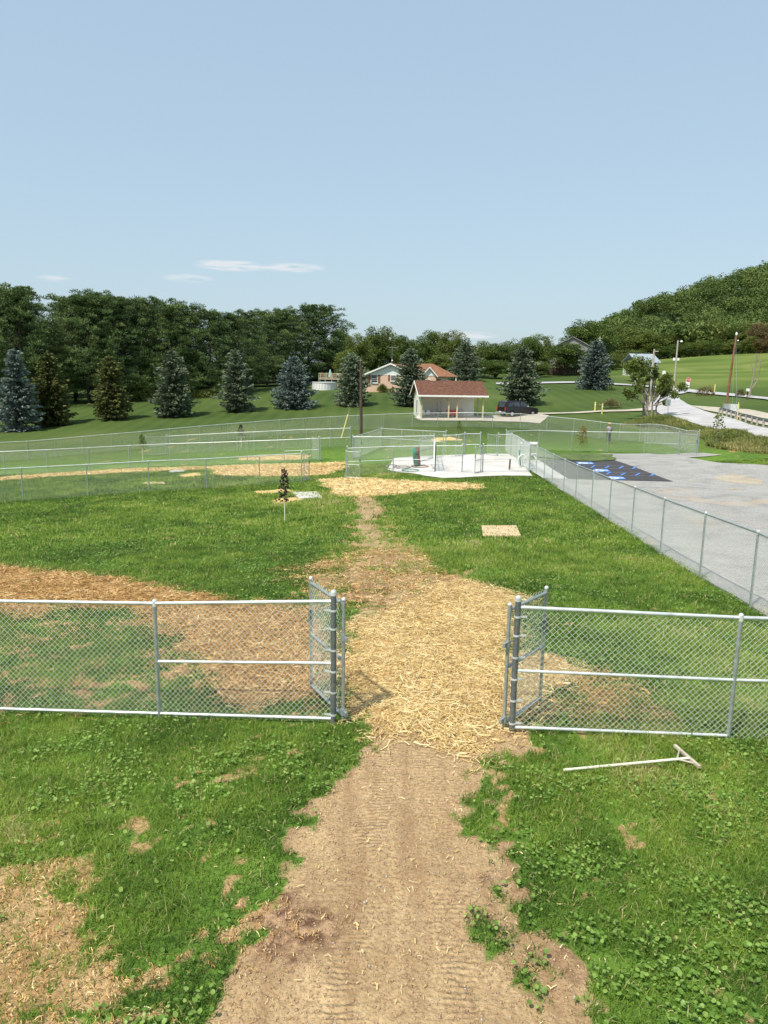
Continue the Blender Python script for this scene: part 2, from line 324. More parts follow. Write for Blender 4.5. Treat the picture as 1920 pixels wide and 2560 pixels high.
# ------------------------------------------------------------------ ground polygons
P_SOIL = WP([(440,2300),(500,2180),(560,2060),(620,1960),(640,1880),(640,1800),(700,1735),(765,1690),(772,1620),(765,1560),(745,1400),(742,1300),(740,1240),(770,1180),(768,1120),(765,1070),(812,1070),(822,1130),(860,1185),(935,1235),(1010,1262),(1100,1300),(1095,1560),(1200,1590),(1180,1630),(1060,1655),(1040,1700),(1062,1780),(1110,1850),(1140,1950),(1200,2040),(1255,2130),(1310,2300)])
P_TAIL = WP([(590,1225),(700,1215),(760,1180),(900,1190),(960,1240),(1000,1290),(900,1320),(740,1320),(660,1280)])
P_STRAW = WP([(745,1345),(800,1335),(880,1300),(960,1262),(1010,1257),(1100,1280),(1140,1300),(1110,1330),(1100,1410),(1200,1425),(1240,1440),(1210,1480),(1180,1540),(1090,1592),(1030,1625),(900,1590),(790,1590),(760,1520),(742,1440)])
P_BROWN = WP([(-60,1225),(60,1230),(200,1243),(330,1262),(450,1290),(540,1305),(690,1315),(692,1420),(665,1500),(560,1522),(460,1500),(475,1445),(385,1400),(352,1345),(300,1312),(140,1306),(60,1330),(-60,1320)])
P_BROWN2 = WP([(1180,1430),(1300,1455),(1380,1500),(1450,1545),(1400,1580),(1250,1575),(1180,1540)])
P_THINL = WP([(-100,1740),(60,1770),(190,1830),(290,1940),(420,1965),(540,1950),(620,1990),(520,2120),(470,2300),(-200,2300)])
P_THINF = WP([(-100,1340),(300,1330),(700,1330),(700,1560),(400,1550),(-100,1560)])
P_MIDSTRAW = [WP(p) for p in ([(680,1036),(760,1032),(900,1040),(1040,1047),(1048,1056),(900,1064),(810,1073),(735,1074),(700,1052)],
    [(455,1008),(560,1003),(690,1001),(745,999),(748,1012),(700,1028),(600,1029),(470,1028)], [(-60,1036),(120,1022),(300,1012),(470,1007),(478,1010),(300,1020),(120,1030),(-60,1043)],
    [(515,988),(600,983),(665,984),(660,992),(520,995)], [(385,1024),(430,1020),(435,1027),(395,1031)], [(598,1078),(640,1073),(650,1082),(605,1086)], [(925,948),(970,943),(1000,950),(940,954)],
    [(545,1062),(600,1056),(640,1062),(560,1068)])]
P_DARKSOIL = [WP(p) for p in ([(560,1975),(640,1950),(700,1990),(680,2040),(600,2035)], [(1105,1790),(1150,1775),(1165,1840),(1120,1850)], [(1010,1895),(1080,1885),(1090,1930),(1020,1925)], [(1270,2060),(1440,2065),(1450,2085),(1280,2085)])]
P_GRASSPATCH = [WP(p) for p in ([(1015,1990),(1045,1950),(1100,2010),(1090,2060),(1040,2030)], [(1065,2070),(1120,2080),(1160,2130),(1110,2120)], [(820,1120),(850,1140),(880,1190),(840,1185)])]
SB = [(1150,1012),(1175,1033),(1217,1062),(1277,1099),(1315,1124),(1364,1155),(1426,1196),(1511,1249),(1620,1313),(1700,1362),(1860,1460)]   # foot of the long right fence
P_LOT = WP(SB+[(2300,1500),(2300,1010),(1659,1006),(1560,1001),(1482,990),(1560,984),(1400,980),(1290,981),(1225,992),(1200,1005)])
P_WEED = WS([(1560,1062),(1640,1040),(1677,1045),(1778,1077),(1920,1101),(2250,1165),(2300,1200),(1960,1142),(1850,1128),(1760,1118),(1752,1092),(1680,1076),(1600,1066)])
P_WORN = WP([(735,1065),(755,1130),(730,1190),(620,1225),(590,1280),(740,1330),(1090,1330),(1070,1270),(1010,1225),(940,1195),(900,1160),(850,1110),(825,1070)])
P_WORN2 = WP([(1080,1600),(1250,1590),(1210,1640),(1120,1670),(1090,1780),(1180,1790),(1180,1870),(1110,1870),(1030,1700)])
def masks(x, y):
    """soil, thin cover, straw share at world positions"""
    n1 = fbm(x, y, 1.3, 1)-.5; n2 = fbm(x, y, .35, 2)-.5; n3 = fbm(x, y, .13, 51, 3)-.5
    dd = lambda P, a=.55, bb=.25, c3=.25: polydist(x, y, P)+a*n1+bb*n2+c3*n3
    soil = sstep(-.10, .18, dd(P_SOIL, .75, .45, .55))*(1-.34*sstep(10.2, 13.5, y)*(.6+.7*sstep(.35,.6,fbm(x, y, .5, 41)))); tail = sstep(-.6, .9, dd(P_TAIL, 1.6, .8, .5))*.44
    reg = np.maximum(sstep(-1.0, 1.3, dd(P_THINL, 1.6, .8))*.88, .38*sstep(-.4, .6, dd(P_THINF, .8))); wl = (y < 7.6)&(x < 0); reg = np.maximum(reg, .10*wl)
    reg = np.maximum(reg, .62*sstep(-.5, .8, dd(P_WORN, 1.2, .6))); reg = np.maximum(reg, 0.66*sstep(-.2, .25, dd(P_WORN2, .7, .4)))
    reg = np.maximum(reg, .02)
    sp_ = .25*fbm(x, y, .9, 5)+.35*fbm(x, y, .36, 25)+.40*fbm(x, y, .11, 26, 2)
    thin = sstep(-.08, .11, sp_-.5+(reg-.5)*.34)
    gp = np.zeros_like(x)
    for P in P_GRASSPATCH: gp = np.maximum(gp, sstep(-.15, .2, polydist(x, y, P)+.35*n1+.4*n2+.5*n3))
    soil = np.maximum(soil, tail)*(1-.8*gp)
    st = sstep(-.25, .30, dd(P_STRAW, .6, .5, .6)); br = np.maximum(sstep(-.25, .35, dd(P_BROWN, .9, .7, .5)), .7*sstep(-.3, .6, dd(P_BROWN2, .9, .7, .5)))
    ms = np.zeros_like(x)
    for P in P_MIDSTRAW: ms = np.maximum(ms, sstep(-.25, .25, dd(P, .9, .6)))
    dk = np.zeros_like(x)
    for P in P_DARKSOIL: dk = np.maximum(dk, sstep(-.2, .2, polydist(x, y, P)+.5*n1+.5*n2+.6*n3))
    return soil, thin, st, br, ms, dk
# ------------------------------------------------------------------ ground sheet
def axis(lo_fine, hi_fine, step, grow, lim_lo, lim_hi):
    a = list(np.arange(lo_fine, hi_fine, step)); s_ = step
    while a[-1] < lim_hi: s_ *= grow; a.append(a[-1]+s_)
    s_ = step; bb = []
    p = lo_fine
    while p > lim_lo: s_ *= grow; p -= s_; bb.append(p)
    return np.array(bb[::-1]+a)
gx = axis(-5, 5, .07, 1.028, -2600, 2600); gy = axis(2.5, 11, .07, 1.024, -400, 4200)
X, Y = np.meshgrid(gx, gy); xf, yf = X.ravel(), Y.ravel()
Z = H(xf, yf); near = np.hypot(xf, yf) < 75
soil = np.zeros(len(xf)); thin = soil.copy(); st = soil.copy(); br = soil.copy(); ms = soil.copy(); dk = soil.copy(); weed = soil.copy()
for a_, v_ in zip((soil, thin, st, br, ms, dk), masks(xf[near], yf[near])): a_[near] = v_
nw = np.hypot(xf, yf) < 160; weed[nw] = sstep(-1, 1.2, polydist(xf[nw], yf[nw], P_WEED)+1.5*(fbm(xf[nw], yf[nw], 3, 4)-.5))
nr = np.hypot(xf, yf) < 30
Z[nr] += (fbm(xf[nr], yf[nr], .9, 8)-.5)*.05 + (fbm(xf[nr], yf[nr], .16, 9, 3)-.5)*.022*(1+soil[nr]) + st[nr]*.03*fbm(xf[nr], yf[nr], .3, 3) + br[nr]*.04*fbm(xf[nr], yf[nr], .3, 3)
P_PLOT = [P_LOT]
inlot = polydist(xf[near], yf[near], P_LOT); Zn = Z[near]; Zn -= .03*sstep(0, .5, inlot); Z[near] = Zn
# tyre treads: two wheel lines down the track
trk = np.array([tuple(G(*K(p)).xy) for p in ((735,2212),(760,2000),(790,1850),(830,1700))]); trk2 = np.array([tuple(G(*K(p)).xy) for p in ((1010,2212),(975,2000),(960,1850),(930,1700))])
tread = np.zeros(len(xf))
for T in (trk, trk2):
    xx = np.interp(yf, T[:,1], T[:,0]); tread = np.maximum(tread, sstep(.17, .10, np.abs(xf-xx)))
tread *= (yf < 7.6)*(yf > 2.5)*soil
ny, nx = X.shape; idx = np.arange(ny*nx).reshape(ny, nx)
F = np.stack([idx[:-1,:-1], idx[:-1,1:], idx[1:,1:], idx[1:,:-1]], -1).reshape(-1, 4)
m, t, b = mat('ground_cover'); geo = N(t, 'ShaderNodeNewGeometry')
def att(n): a = N(t, 'ShaderNodeAttribute'); a.attribute_name = n; return a.outputs['Fac']
def nz(sc, det=5, vec=None, dist=0): 
    n = N(t, 'ShaderNodeTexNoise', Scale=sc, Detail=det, Distortion=dist); t.links.new(vec or geo.outputs['Position'], n.inputs['Vector']); return n.outputs['Fac']
def mix(f, a, bb):
    n = N(t, 'ShaderNodeMixRGB')
    if isinstance(f, float): n.inputs[0].default_value = f
    else: t.links.new(f, n.inputs[0])
    for i, v in ((1, a), (2, bb)):
        if isinstance(v, tuple): n.inputs[i].default_value = (*v, 1)
        else: t.links.new(v, n.inputs[i])
    return n.outputs[0]
def mth(op, a, bb=None, cc=None, clamp=False):
    n = N(t, 'ShaderNodeMath', operation=op); n.use_clamp = clamp
    for i, v in enumerate((a, bb, cc)):
        if v is None: continue
        if isinstance(v, (int, float)): n.inputs[i].default_value = v
        else: t.links.new(v, n.inputs[i])
    return n.outputs[0]
turf_a = ramp(t, nz(3.5, 10), [(.32,(.045,.085,.013)),(.5,(.09,.165,.024)),(.68,(.16,.25,.042))])
turf_b = ramp(t, nz(.35, 6), [(.35,(.07,.15,.02)),(.62,(.15,.26,.034))])
turf = mix(.5, turf_a, turf_b)
dry = mth('MULTIPLY', mth('SUBTRACT', nz(.12, 8, dist=.6), .53), 5, clamp=True)
lawn = mix(mth('MULTIPLY', dry, att('far')), turf, (.14,.155,.045))
lawnfar = ramp(t, nz(.05, 9), [(.35,(.038,.070,.014)),(.55,(.064,.102,.021)),(.75,(.125,.145,.042))])
# mower stripes on the far lawns
wv = N(t, 'ShaderNodeTexWave', Scale=.16, Distortion=3.5, Detail=1.5); wv.inputs['Detail Scale'].default_value = .4; t.links.new(geo.outputs['Position'], wv.inputs['Vector'])
lawnfar = mix(mth('MULTIPLY', wv.outputs['Fac'], .30), lawnfar, (.10,.130,.036))
lawn = mix(att('far'), lawn, lawnfar)
weedc = ramp(t, nz(.9, 9), [(.3,(.05,.075,.018)),(.5,(.12,.125,.04)),(.7,(.20,.17,.07))])
lawn = mix(att('weed'), lawn, weedc)
hilltop = ramp(t, nz(.035, 10, dist=1.5), [(.38,(.070,.115,.020)),(.5,(.105,.150,.028)),(.62,(.165,.195,.050))])
lawn = mix(att('meadow'), lawn, hilltop)
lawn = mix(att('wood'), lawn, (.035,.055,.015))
soilc = ramp(t, nz(1.6, 12), [(.3,(.28,.185,.095)),(.5,(.395,.275,.145)),(.72,(.53,.385,.22))])
soilf = ramp(t, nz(28, 6), [(.3,(.25,.165,.085)),(.6,(.50,.355,.195)),(.8,(.66,.50,.30))])
soilc = mix(.5, soilc, soilf)
mps = N(t, 'ShaderNodeMapping'); mps.inputs['Scale'].default_value = (5.5, .55, 1); t.links.new(geo.outputs['Position'], mps.inputs[0])
strk = nz(1.0, 8, mps.outputs[0], .4)
soilc = mix(mth('MULTIPLY', mth('SUBTRACT', strk, .46), 4.5, clamp=True), soilc, mix(.5, soilc, (.22,.125,.062)))
chip = mth('MULTIPLY', mth('SUBTRACT', nz(11, 8, dist=2.2), .57), 9, clamp=True)
soilc = mix(mth('MULTIPLY', chip, .6), soilc, (.20,.11,.055))
darkc = ramp(t, nz(9, 8), [(.42,(.13,.07,.04)),(.62,(.40,.26,.15))])
soilc = mix(att('dark'), soilc, darkc)
strawc = ramp(t, nz(14, 10, dist=1.5), [(.3,(.30,.17,.06)),(.5,(.58,.39,.15)),(.7,(.78,.60,.29))])
brownc = ramp(t, nz(12, 10, dist=1.5), [(.3,(.18,.09,.03)),(.5,(.40,.23,.08)),(.72,(.64,.41,.17))])
under = mix(.45, (.26,.18,.09), turf_a)
thr = lambda a, k=3.0: mth('MULTIPLY_ADD', mth('ADD', a, mth('MULTIPLY', mth('SUBTRACT', nz(6, 8), .5), 1.1)), k, -.5*k+.5, clamp=True)
c = mix(thr(att('thin')), lawn, mix(.3, soilc, brownc))
c = mix(thr(att('soil')), c, soilc); c = mix(thr(att('brown')), c, brownc); c = mix(thr(att('mid')), c, mix(.35, strawc, (.70,.50,.23))); c = mix(thr(att('straw')), c, mix(.45, strawc, soilc))
t.links.new(c, b.inputs['Base Color']); b.inputs['Roughness'].default_value = .95; b.inputs['Specular IOR Level'].default_value = .15
wt = N(t, 'ShaderNodeTexWave', Scale=6.0, Distortion=5.0, Detail=3); wt.bands_direction = 'Y'; t.links.new(geo.outputs['Position'], wt.inputs['Vector'])
hgt = mth('ADD', mth('MULTIPLY', mth('MULTIPLY', wt.outputs['Fac'], mth('MULTIPLY', att('tread'), mth('MULTIPLY_ADD', nz(1.6, 4), 5, -1.9, clamp=True))), .42), mth('ADD', mth('MULTIPLY', nz(38, 8), .8), mth('MULTIPLY', nz(8, 6), .9)))
bp = N(t, 'ShaderNodeBump', Strength=.75, Distance=.045); t.links.new(hgt, bp.inputs['Height']); t.links.new(bp.outputs[0], b.inputs['Normal'])
MT['ground'] = m
D2 = np.hypot(xf, yf); hillm = sstep(118, 150, D2)*sstep(40, 62, xf)*(1-.0*xf)
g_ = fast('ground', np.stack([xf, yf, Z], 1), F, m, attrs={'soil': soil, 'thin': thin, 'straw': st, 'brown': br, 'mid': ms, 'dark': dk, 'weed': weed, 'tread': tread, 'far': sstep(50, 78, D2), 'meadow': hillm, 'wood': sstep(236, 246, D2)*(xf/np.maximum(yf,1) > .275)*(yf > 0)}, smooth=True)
tag(g_, kind='structure')
_gx, _gy, _Z = gx, gy, Z.reshape(ny, nx)
def HG(x, y):
    """height of the finished ground sheet"""
    x = np.atleast_1d(np.asarray(x, float)); y = np.atleast_1d(np.asarray(y, float))
    i = np.clip(np.searchsorted(_gx, x)-1, 0, nx-2); j = np.clip(np.searchsorted(_gy, y)-1, 0, ny-2)
    fx = (x-_gx[i])/(_gx[i+1]-_gx[i]); fy = (y-_gy[j])/(_gy[j+1]-_gy[j])
    return (_Z[j,i]*(1-fx)+_Z[j,i+1]*fx)*(1-fy)+(_Z[j+1,i]*(1-fx)+_Z[j+1,i+1]*fx)*fy
def hg(x, y): return float(HG(x, y)[0])
def gp(p, dz=0): return Vector((p[0], p[1], hg(p[0], p[1])+dz))

def sheet(name, P, mat_, off, cell, wob=0, wscale=1.0, kind='structure'):
    """flat covering that follows the ground, bounded by polygon P"""
    import bmesh
    P = [Vector((p[0], p[1])) for p in P]; Q = []
    for i in range(len(P)):
        a, b_ = P[i], P[(i+1) % len(P)]; n = max(1, int((b_-a).length/cell))
        Q += [a.lerp(b_, k/n) for k in range(n)]
    if wob:
        Q = [q+Vector((float(vnoise(q.x, q.y, wscale, 21))-.5, float(vnoise(q.x, q.y, wscale, 22))-.5))*wob*2 for q in Q]
    bm = bmesh.new(); vs = [bm.verts.new((q.x, q.y, 0)) for q in Q]; f = bm.faces.new(vs)
    xs = [q.x for q in Q]; ys = [q.y for q in Q]
    n = int((max(xs)-min(xs))/cell)
    for k in range(1, n+1):
        bmesh.ops.bisect_plane(bm, geom=bm.verts[:]+bm.edges[:]+bm.faces[:], plane_co=(min(xs)+k*cell, 0, 0), plane_no=(1,0,0))
    n = int((max(ys)-min(ys))/cell)
    for k in range(1, n+1):
        bmesh.ops.bisect_plane(bm, geom=bm.verts[:]+bm.edges[:]+bm.faces[:], plane_co=(0, min(ys)+k*cell, 0), plane_no=(0,1,0))
    bmesh.ops.triangulate(bm, faces=bm.faces[:])
    co = np.array([v.co for v in bm.verts]); z = HG(co[:,0], co[:,1])+off
    for v, zz in zip(bm.verts, z): v.co.z = zz
    bmesh.ops.recalc_face_normals(bm, faces=bm.faces[:])
    if sum(f.normal.z for f in bm.faces) < 0: bmesh.ops.reverse_faces(bm, faces=bm.faces[:])
    me = bpy.data.meshes.new(name); bm.to_mesh(me); bm.free(); me.materials.append(mat_)
    return tag(link(bpy.data.objects.new(name, me)), kind=kind)
def gravelmat(name, ca, cb, stain):
    m, t, b = mat(name); geo = N(t, 'ShaderNodeNewGeometry')
    def nz(sc, det=5, dist=0):
        n = N(t, 'ShaderNodeTexNoise', Scale=sc, Detail=det, Distortion=dist); t.links.new(geo.outputs['Position'], n.inputs['Vector']); return n.outputs['Fac']
    a = ramp(t, nz(14, 10), [(.3, ca), (.7, cb)]); l = ramp(t, nz(.35, 9, 2.0), [(.35, g3(.45)), (.5, g3(.8)), (.65, g3(1.0))])
    mu = N(t, 'ShaderNodeMixRGB', blend_type='MULTIPLY'); mu.inputs[0].default_value = .45; t.links.new(a, mu.inputs[1]); t.links.new(l, mu.inputs[2])
    f = N(t, 'ShaderNodeMath', operation='MULTIPLY_ADD'); f.use_clamp = True; t.links.new(nz(.23, 8, 1.0), f.inputs[0]); f.inputs[1].default_value = 7; f.inputs[2].default_value = -4.1
    m2 = N(t, 'ShaderNodeMixRGB'); t.links.new(f.outputs[0], m2.inputs[0]); t.links.new(mu.outputs[0], m2.inputs[1]); m2.inputs[2].default_value = (*stain, 1)
    t.links.new(m2.outputs[0], b.inputs['Base Color']); b.inputs['Roughness'].default_value = .95
    bp = N(t, 'ShaderNodeBump', Strength=.6, Distance=.03); t.links.new(nz(40, 8), bp.inputs['Height']); t.links.new(bp.outputs[0], b.inputs['Normal'])
    return m
MT['gravel'] = gravelmat('pale_gravel', (.235,.225,.21), (.44,.425,.395), (.46,.34,.21))
MT['road'] = gravelmat('worn_road_surface', (.40,.39,.39), (.52,.51,.50), (.42,.38,.34))
MT['gravel2'] = gravelmat('tan_roadside_gravel', (.38,.33,.26), (.58,.52,.42), (.30,.25,.17))
sheet('gravel_lot', P_LOT, MT['gravel'], .045, .8, .12, .8)
C7 = lambda x, y: (1240+x*.41, 1030+y*.41)
C6 = lambda x, y: (820+x*.3376, 1030+y*.3376)
C3 = lambda x, y: (860+x*.229, 780+y*.229)
C4 = lambda x, y: (1160+x*.2411, 780+y*.2411)
C5 = lambda x, y: (1500+x*.2532, 640+y*.2532)
Z3 = lambda x, y: (1420+x*.1808, 1130+y*.1808)
P_GISL = WS([C7(*p) for p in ((110,262),(330,262),(690,262),(722,285),(700,297),(600,303),(460,300),(300,285),(160,270))])
P_ASPH = WS([C7(*p) for p in ((255,296),(470,300),(715,294),(1080,427),(436,410))])
P_WALK = WS([C7(*p) for p in ((110,300),(262,300),(440,412),(285,409))])
P_PAD = WS([C6(*p) for p in ((440,432),(490,345),(640,334),(800,328),(1000,318),(1180,314),(1335,314),(1395,345),(1515,480),(1300,476),(1100,484),(980,492),(850,495),(720,478),(640,462),(520,452))])
MT['sand'] = gravelmat('sandy_gravel', (.30,.255,.195), (.52,.445,.33), (.30,.285,.26))
for P in ([(1350,405),(1400,385),(1480,378),(1560,395),(1650,425),(1640,445),(1520,440),(1430,430),(1370,420)], [(1150,420),(1200,416),(1245,422),(1200,428)], [(745,425),(800,430),(870,455),(840,462),(780,452)], [(1410,468),(1470,464),(1520,470),(1460,475)]):
    sheet('sandy_patch', WS([C7(*p) for p in P]), MT['sand'], .052, .4, .35, .9)
sheet('parking_asphalt', P_ASPH, MT['asphalt'], .062, .8)
sheet('concrete_walk', P_WALK, MT['walk'], .066, .8)
sheet('concrete_pad', P_PAD, MT['concrete'], .05, .7)
m_g = noisy('island_turf', [(.3,(.045,.075,.018)),(.55,(.09,.13,.03)),(.8,(.15,.18,.05))], 2.2, 10, .95, .5, 14, coord='Object', bdist=.06)
sheet('turf_island', P_GISL, m_g, .10, .8, .25, 1.0)
P_ROAD = WS([(2500,1255),(2200,1160),(1920,1099),(1850,1085),(1778,1072),(1720,1055),(1677,1043),(1637,1028),(1614,1024),(1625,1010),(1640,997),(1655,985),(1678,978),(1690,988),(1700,1000),(1718,1011),(1748,1024),(1778,1035),(1850,1054),(1920,1073),(2200,1125),(2500,1200)])
P_ROAD2 = WS([(1690,975),(1720,974),(1753,979),(1850,988),(1920,996),(2300,1038),(2300,1046),(1920,1001.5),(1850,994),(1753,985.5),(1720,982),(1692,988)])
P_PATH = WS([(1614,1022),(1560,1026.5),(1450,1031.5),(1370,1034),(1345,1034),(1345,1037),(1450,1035),(1560,1030.5),(1637,1028)])
P_SGRAV = WS([(1050,1052),(1052,1047),(1150,1042),(1240,1040),(1300,1040),(1350,1036),(1372,1040),(1362,1050),(1350,1060),(1300,1056),(1200,1053),(1120,1053)])
P_RGRAV = WS([(1716,1010),(1726,1015),(1803,1020),(1872,1025),(1920,1035),(2200,1075),(2200,1108),(1920,1066),(1850,1046),(1800,1034),(1760,1026)])
P_DRIVE = WS([(1240,959),(1450,956),(1600,964),(1690,974),(1690,977),(1600,967.5),(1450,959.5),(1240,963)])
for nm, P, mm, o in (('road', P_ROAD, MT['road'], .10), ('side_road', P_ROAD2, MT['road'], .16), ('path', P_PATH, MT['gravel2'], .12), ('gravel_apron', P_SGRAV, MT['gravel2'], .08), ('roadside_gravel', P_RGRAV, MT['gravel2'], .08), ('driveway', P_DRIVE, MT['road'], .2)):
    sheet(nm, P, mm, o, 3.0, .1, 2.0)
# painted bay markings: blue squares with the white wheelchair symbol, hatch bars, worn lines
def quad(pxs, off):
    return [gp(G(*Z3(*p)), off) for p in pxs]
def bil(q, u, v): return q[0].lerp(q[1], u).lerp(q[3].lerp(q[2], u), v)
def flatpoly(mb, q, uv, off):
    pts = [bil(q, *p)+Vector((0,0,off)) for p in uv]; mb.add(pts, [tuple(range(len(pts)))])
def isa(q, label):
    t_ = thing('accessible_parking_symbol', label, 'parking symbol', group='painted parking symbols')
    s_ = MB(); flatpoly(s_, q, [(0,0),(1,0),(1,1),(0,1)], 0); s_.build('blue_square', MT['blue'], t_)
    k = MB()
    ring = lambda cx, cy, r0, r1, a0, a1, n=22: [flatpoly(k, q, [(cx+r1*math.cos(a), cy+r1*math.sin(a)), (cx+r1*math.cos(b_), cy+r1*math.sin(b_)), (cx+r0*math.cos(b_), cy+r0*math.sin(b_)), (cx+r0*math.cos(a), cy+r0*math.sin(a))], .006) for a, b_ in [(a0+(a1-a0)*i/n, a0+(a1-a0)*(i+1)/n) for i in range(n)]]
    ring(.45, .36, .19, .33, math.radians(120), math.radians(400)); ring(.40, .86, 0, .10, 0, 2*math.pi)
    bar = lambda p, r, w_: flatpoly(k, q, [(p[0]-w_*(r[1]-p[1])/L, p[1]+w_*(r[0]-p[0])/L) if False else c_ for c_ in (lambda L: [(p[0]-w_*(r[1]-p[1])/L, p[1]+w_*(r[0]-p[0])/L), (p[0]+w_*(r[1]-p[1])/L, p[1]-w_*(r[0]-p[0])/L), (r[0]+w_*(r[1]-p[1])/L, r[1]-w_*(r[0]-p[0])/L), (r[0]-w_*(r[1]-p[1])/L, r[1]+w_*(r[0]-p[0])/L)])(math.hypot(r[0]-p[0], r[1]-p[1]))], .009)
    bar((.40,.76), (.42,.42), .07); bar((.40,.62), (.62,.60), .05); bar((.42,.44), (.66,.42), .065); bar((.66,.44), (.76,.18), .06); bar((.74,.19), (.88,.23), .05)
    k.build('wheelchair_figure', MT['whitepaint'], t_)
isa(quad([(155,178),(105,148),(320,148),(372,176)], .076), 'painted wheelchair symbol on the asphalt nearest the grass island')
isa(quad([(395,284),(340,247),(535,247),(585,280)], .076), 'painted wheelchair symbol between the two hatched aisles')
isa(quad([(590,392),(520,348),(735,350),(812,386)], .076), 'painted wheelchair symbol nearest the front edge of the asphalt')
def strip(mb, a, b_, w_, off):
    a = gp(G(*Z3(*a)), off); b_ = gp(G(*Z3(*b_)), off); d = (b_-a).normalized(); s_ = Vector((-d.y, d.x, 0))*w_/2; n = 6
    P = [a.lerp(b_, i/n) for i in range(n+1)]; P = [gp(p, off) for p in P]
    mb.add([p+s_ for p in P]+[p-s_ for p in P], [(i, i+n+1, i+n+2, i+1) for i in range(n)])
for rows, ln, lab in (([(345,212),(540,217),(735,222),(915,229)], [((200,196),(985,205)),((230,232),(1010,243))], 'upper hatched aisle with blue bars beside the grass island'), ([(365,300),(560,303),(760,315),(960,320),(1165,327)], [((300,287),(1140,300)),((330,322),(1250,343))], 'lower hatched aisle with blue bars nearer the chain link fence')):
    t_ = thing('aisle_marking', lab, 'road marking', group='hatched aisles between bays')
    mb = MB()
    for x_, y_ in rows: strip(mb, (x_-27, y_+15), (x_+30, y_-15), .12, .080)
    mb.build('hatch_bars', MT['blue'], t_); mb = MB()
    for a_, c_ in ln: strip(mb, a_, c_, .09, .074)
    mb.build('border_line', MT['greyline'], t_)

# ------------------------------------------------------------------ grass, leaves, straw (uncountable ground cover)
def scatter(n, y0, y1, half, power=1.0):
    y = y0+(y1-y0)*rng.random(n)**power; x = (rng.random(n)*2-1)*(half[0]+half[1]*y); return x, y
def blades(x, y, z, L, W, lean, rnd, bend=.35):
    n = len(x); a = rng.random(n)*2*math.pi; ct, sn = np.cos(a), np.sin(a); la = rng.random(n)*2*math.pi
    dx, dy = np.cos(la)*lean*L, np.sin(la)*lean*L; z1 = z+L*.55*np.cos(np.minimum(lean, 1.2)); z2 = z+L*np.cos(np.minimum(lean*(1+bend), 1.45))
    w = W/2
    V = np.stack([np.stack([x-ct*w, y-sn*w, z-.005], 1), np.stack([x+ct*w, y+sn*w, z-.005], 1),
                  np.stack([x+ct*w*.8+dx*.42, y+sn*w*.8+dy*.42, z1], 1), np.stack([x-ct*w*.8+dx*.42, y-sn*w*.8+dy*.42, z1], 1),
                  np.stack([x+dx*(1+bend), y+dy*(1+bend), z2], 1)], 1).reshape(-1, 3)
    i = np.arange(n)[:,None]*5; T = np.concatenate([i+np.array([[0,1,2]]), i+np.array([[0,2,3]]), i+np.array([[3,2,4]])], 0)
    return V, T, np.repeat(rnd, 5)
def cover(x, y):
    s, th, st_, br_, ms_, dk_ = masks(x, y); lot = sstep(-.05, .05, polydist(x, y, P_LOT)-.1+.25*(vnoise(x, y, .5, 31)-.5)); pad = (polydist(x, y, P_PAD) > -.06)|(polydist(x, y, P_WALK) > 0)
    k = (1-np.clip(s*1.08, 0, 1))*(1-.80*th)*(1-.985*st_)*(1-.93*br_)*(1-.98*ms_)*(1-lot)*(1-.9*dk_); k[pad] = 0
    return k
for bi, (y0, y1, half, dens, L, W) in enumerate((((2.6), 9.5, (3.4,.60), 2900, (.05,.105), .0062), (9.5, 20, (3.4,.60), 950, (.06,.12), .011), (20, 46, (4.0,.60), 300, (.07,.13), .024))):
    area = (half[0]*2*(y1-y0)+half[1]*(y1*y1-y0*y0)); n = int(area*dens)
    x, y = scatter(n*2, y0, y1, half); wgt = (half[0]+half[1]*y)/(half[0]+half[1]*y1); keep = rng.random(len(x)) < wgt*.95
    x, y = x[keep], y[keep]; k = cover(x, y); patch = fbm(x, y, .7, 12)
    keep = rng.random(len(x)) < k*(.45+.9*sstep(.3, .6, patch)); x, y, k, patch = x[keep], y[keep], k[keep], patch[keep]
    lush = fbm(x, y, 2.6, 13); big = fbm(x, y, .45, 15)
    Ln = (L[0]+(L[1]-L[0])*rng.random(len(x)))*(.6+.9*lush)*(.55+.45*k)
    V, T, R = blades(x, y, HG(x, y), Ln*(.7+.7*vnoise(x, y, .13, 61)), W*(.6+.8*rng.random(len(x))), .25+.85*rng.random(len(x)), np.where(rng.random(len(x)) < .05, 1.15, np.clip(.05+.50*rng.random(len(x))+1.35*(lush-.44)+.9*(big-.5), 0, .93)))
    o = fast('grass', V, T, MT['grass'], attrs={'rnd': R}); tag(o, ('short green turf on the near slope in front of and around the open gate', 'green turf inside the first enclosure behind the open gate', 'green turf of the farther enclosures up to the concrete pad')[bi], 'grass', kind='stuff')
# bank grass by the road and long tufts at fence feet
n = 26000; bb = np.array(P_WEED); x = rng.uniform(bb[:,0].min(), min(bb[:,0].max(), 75), n*4); y = rng.uniform(bb[:,1].min(), bb[:,1].max(), n*4)
keep = polydist(x, y, P_WEED)+1.2*(fbm(x, y, 2, 4)-.5) > 0; x, y = x[keep], y[keep]
V, T, R = blades(x, y, HG(x, y), .22+.35*rng.random(len(x))*fbm(x, y, 3, 19)*1.5, .05+.04*rng.random(len(x)), .2+.6*rng.random(len(x)), np.clip(.15+.5*rng.random(len(x))+1.2*(fbm(x, y, 4, 14)-.5), 0, 1))
tag(fast('weedy_bank', V, T, MT['drygrass'], attrs={'rnd': R}), 'tawny unmown grass on the bank below the road', 'weeds', kind='stuff')
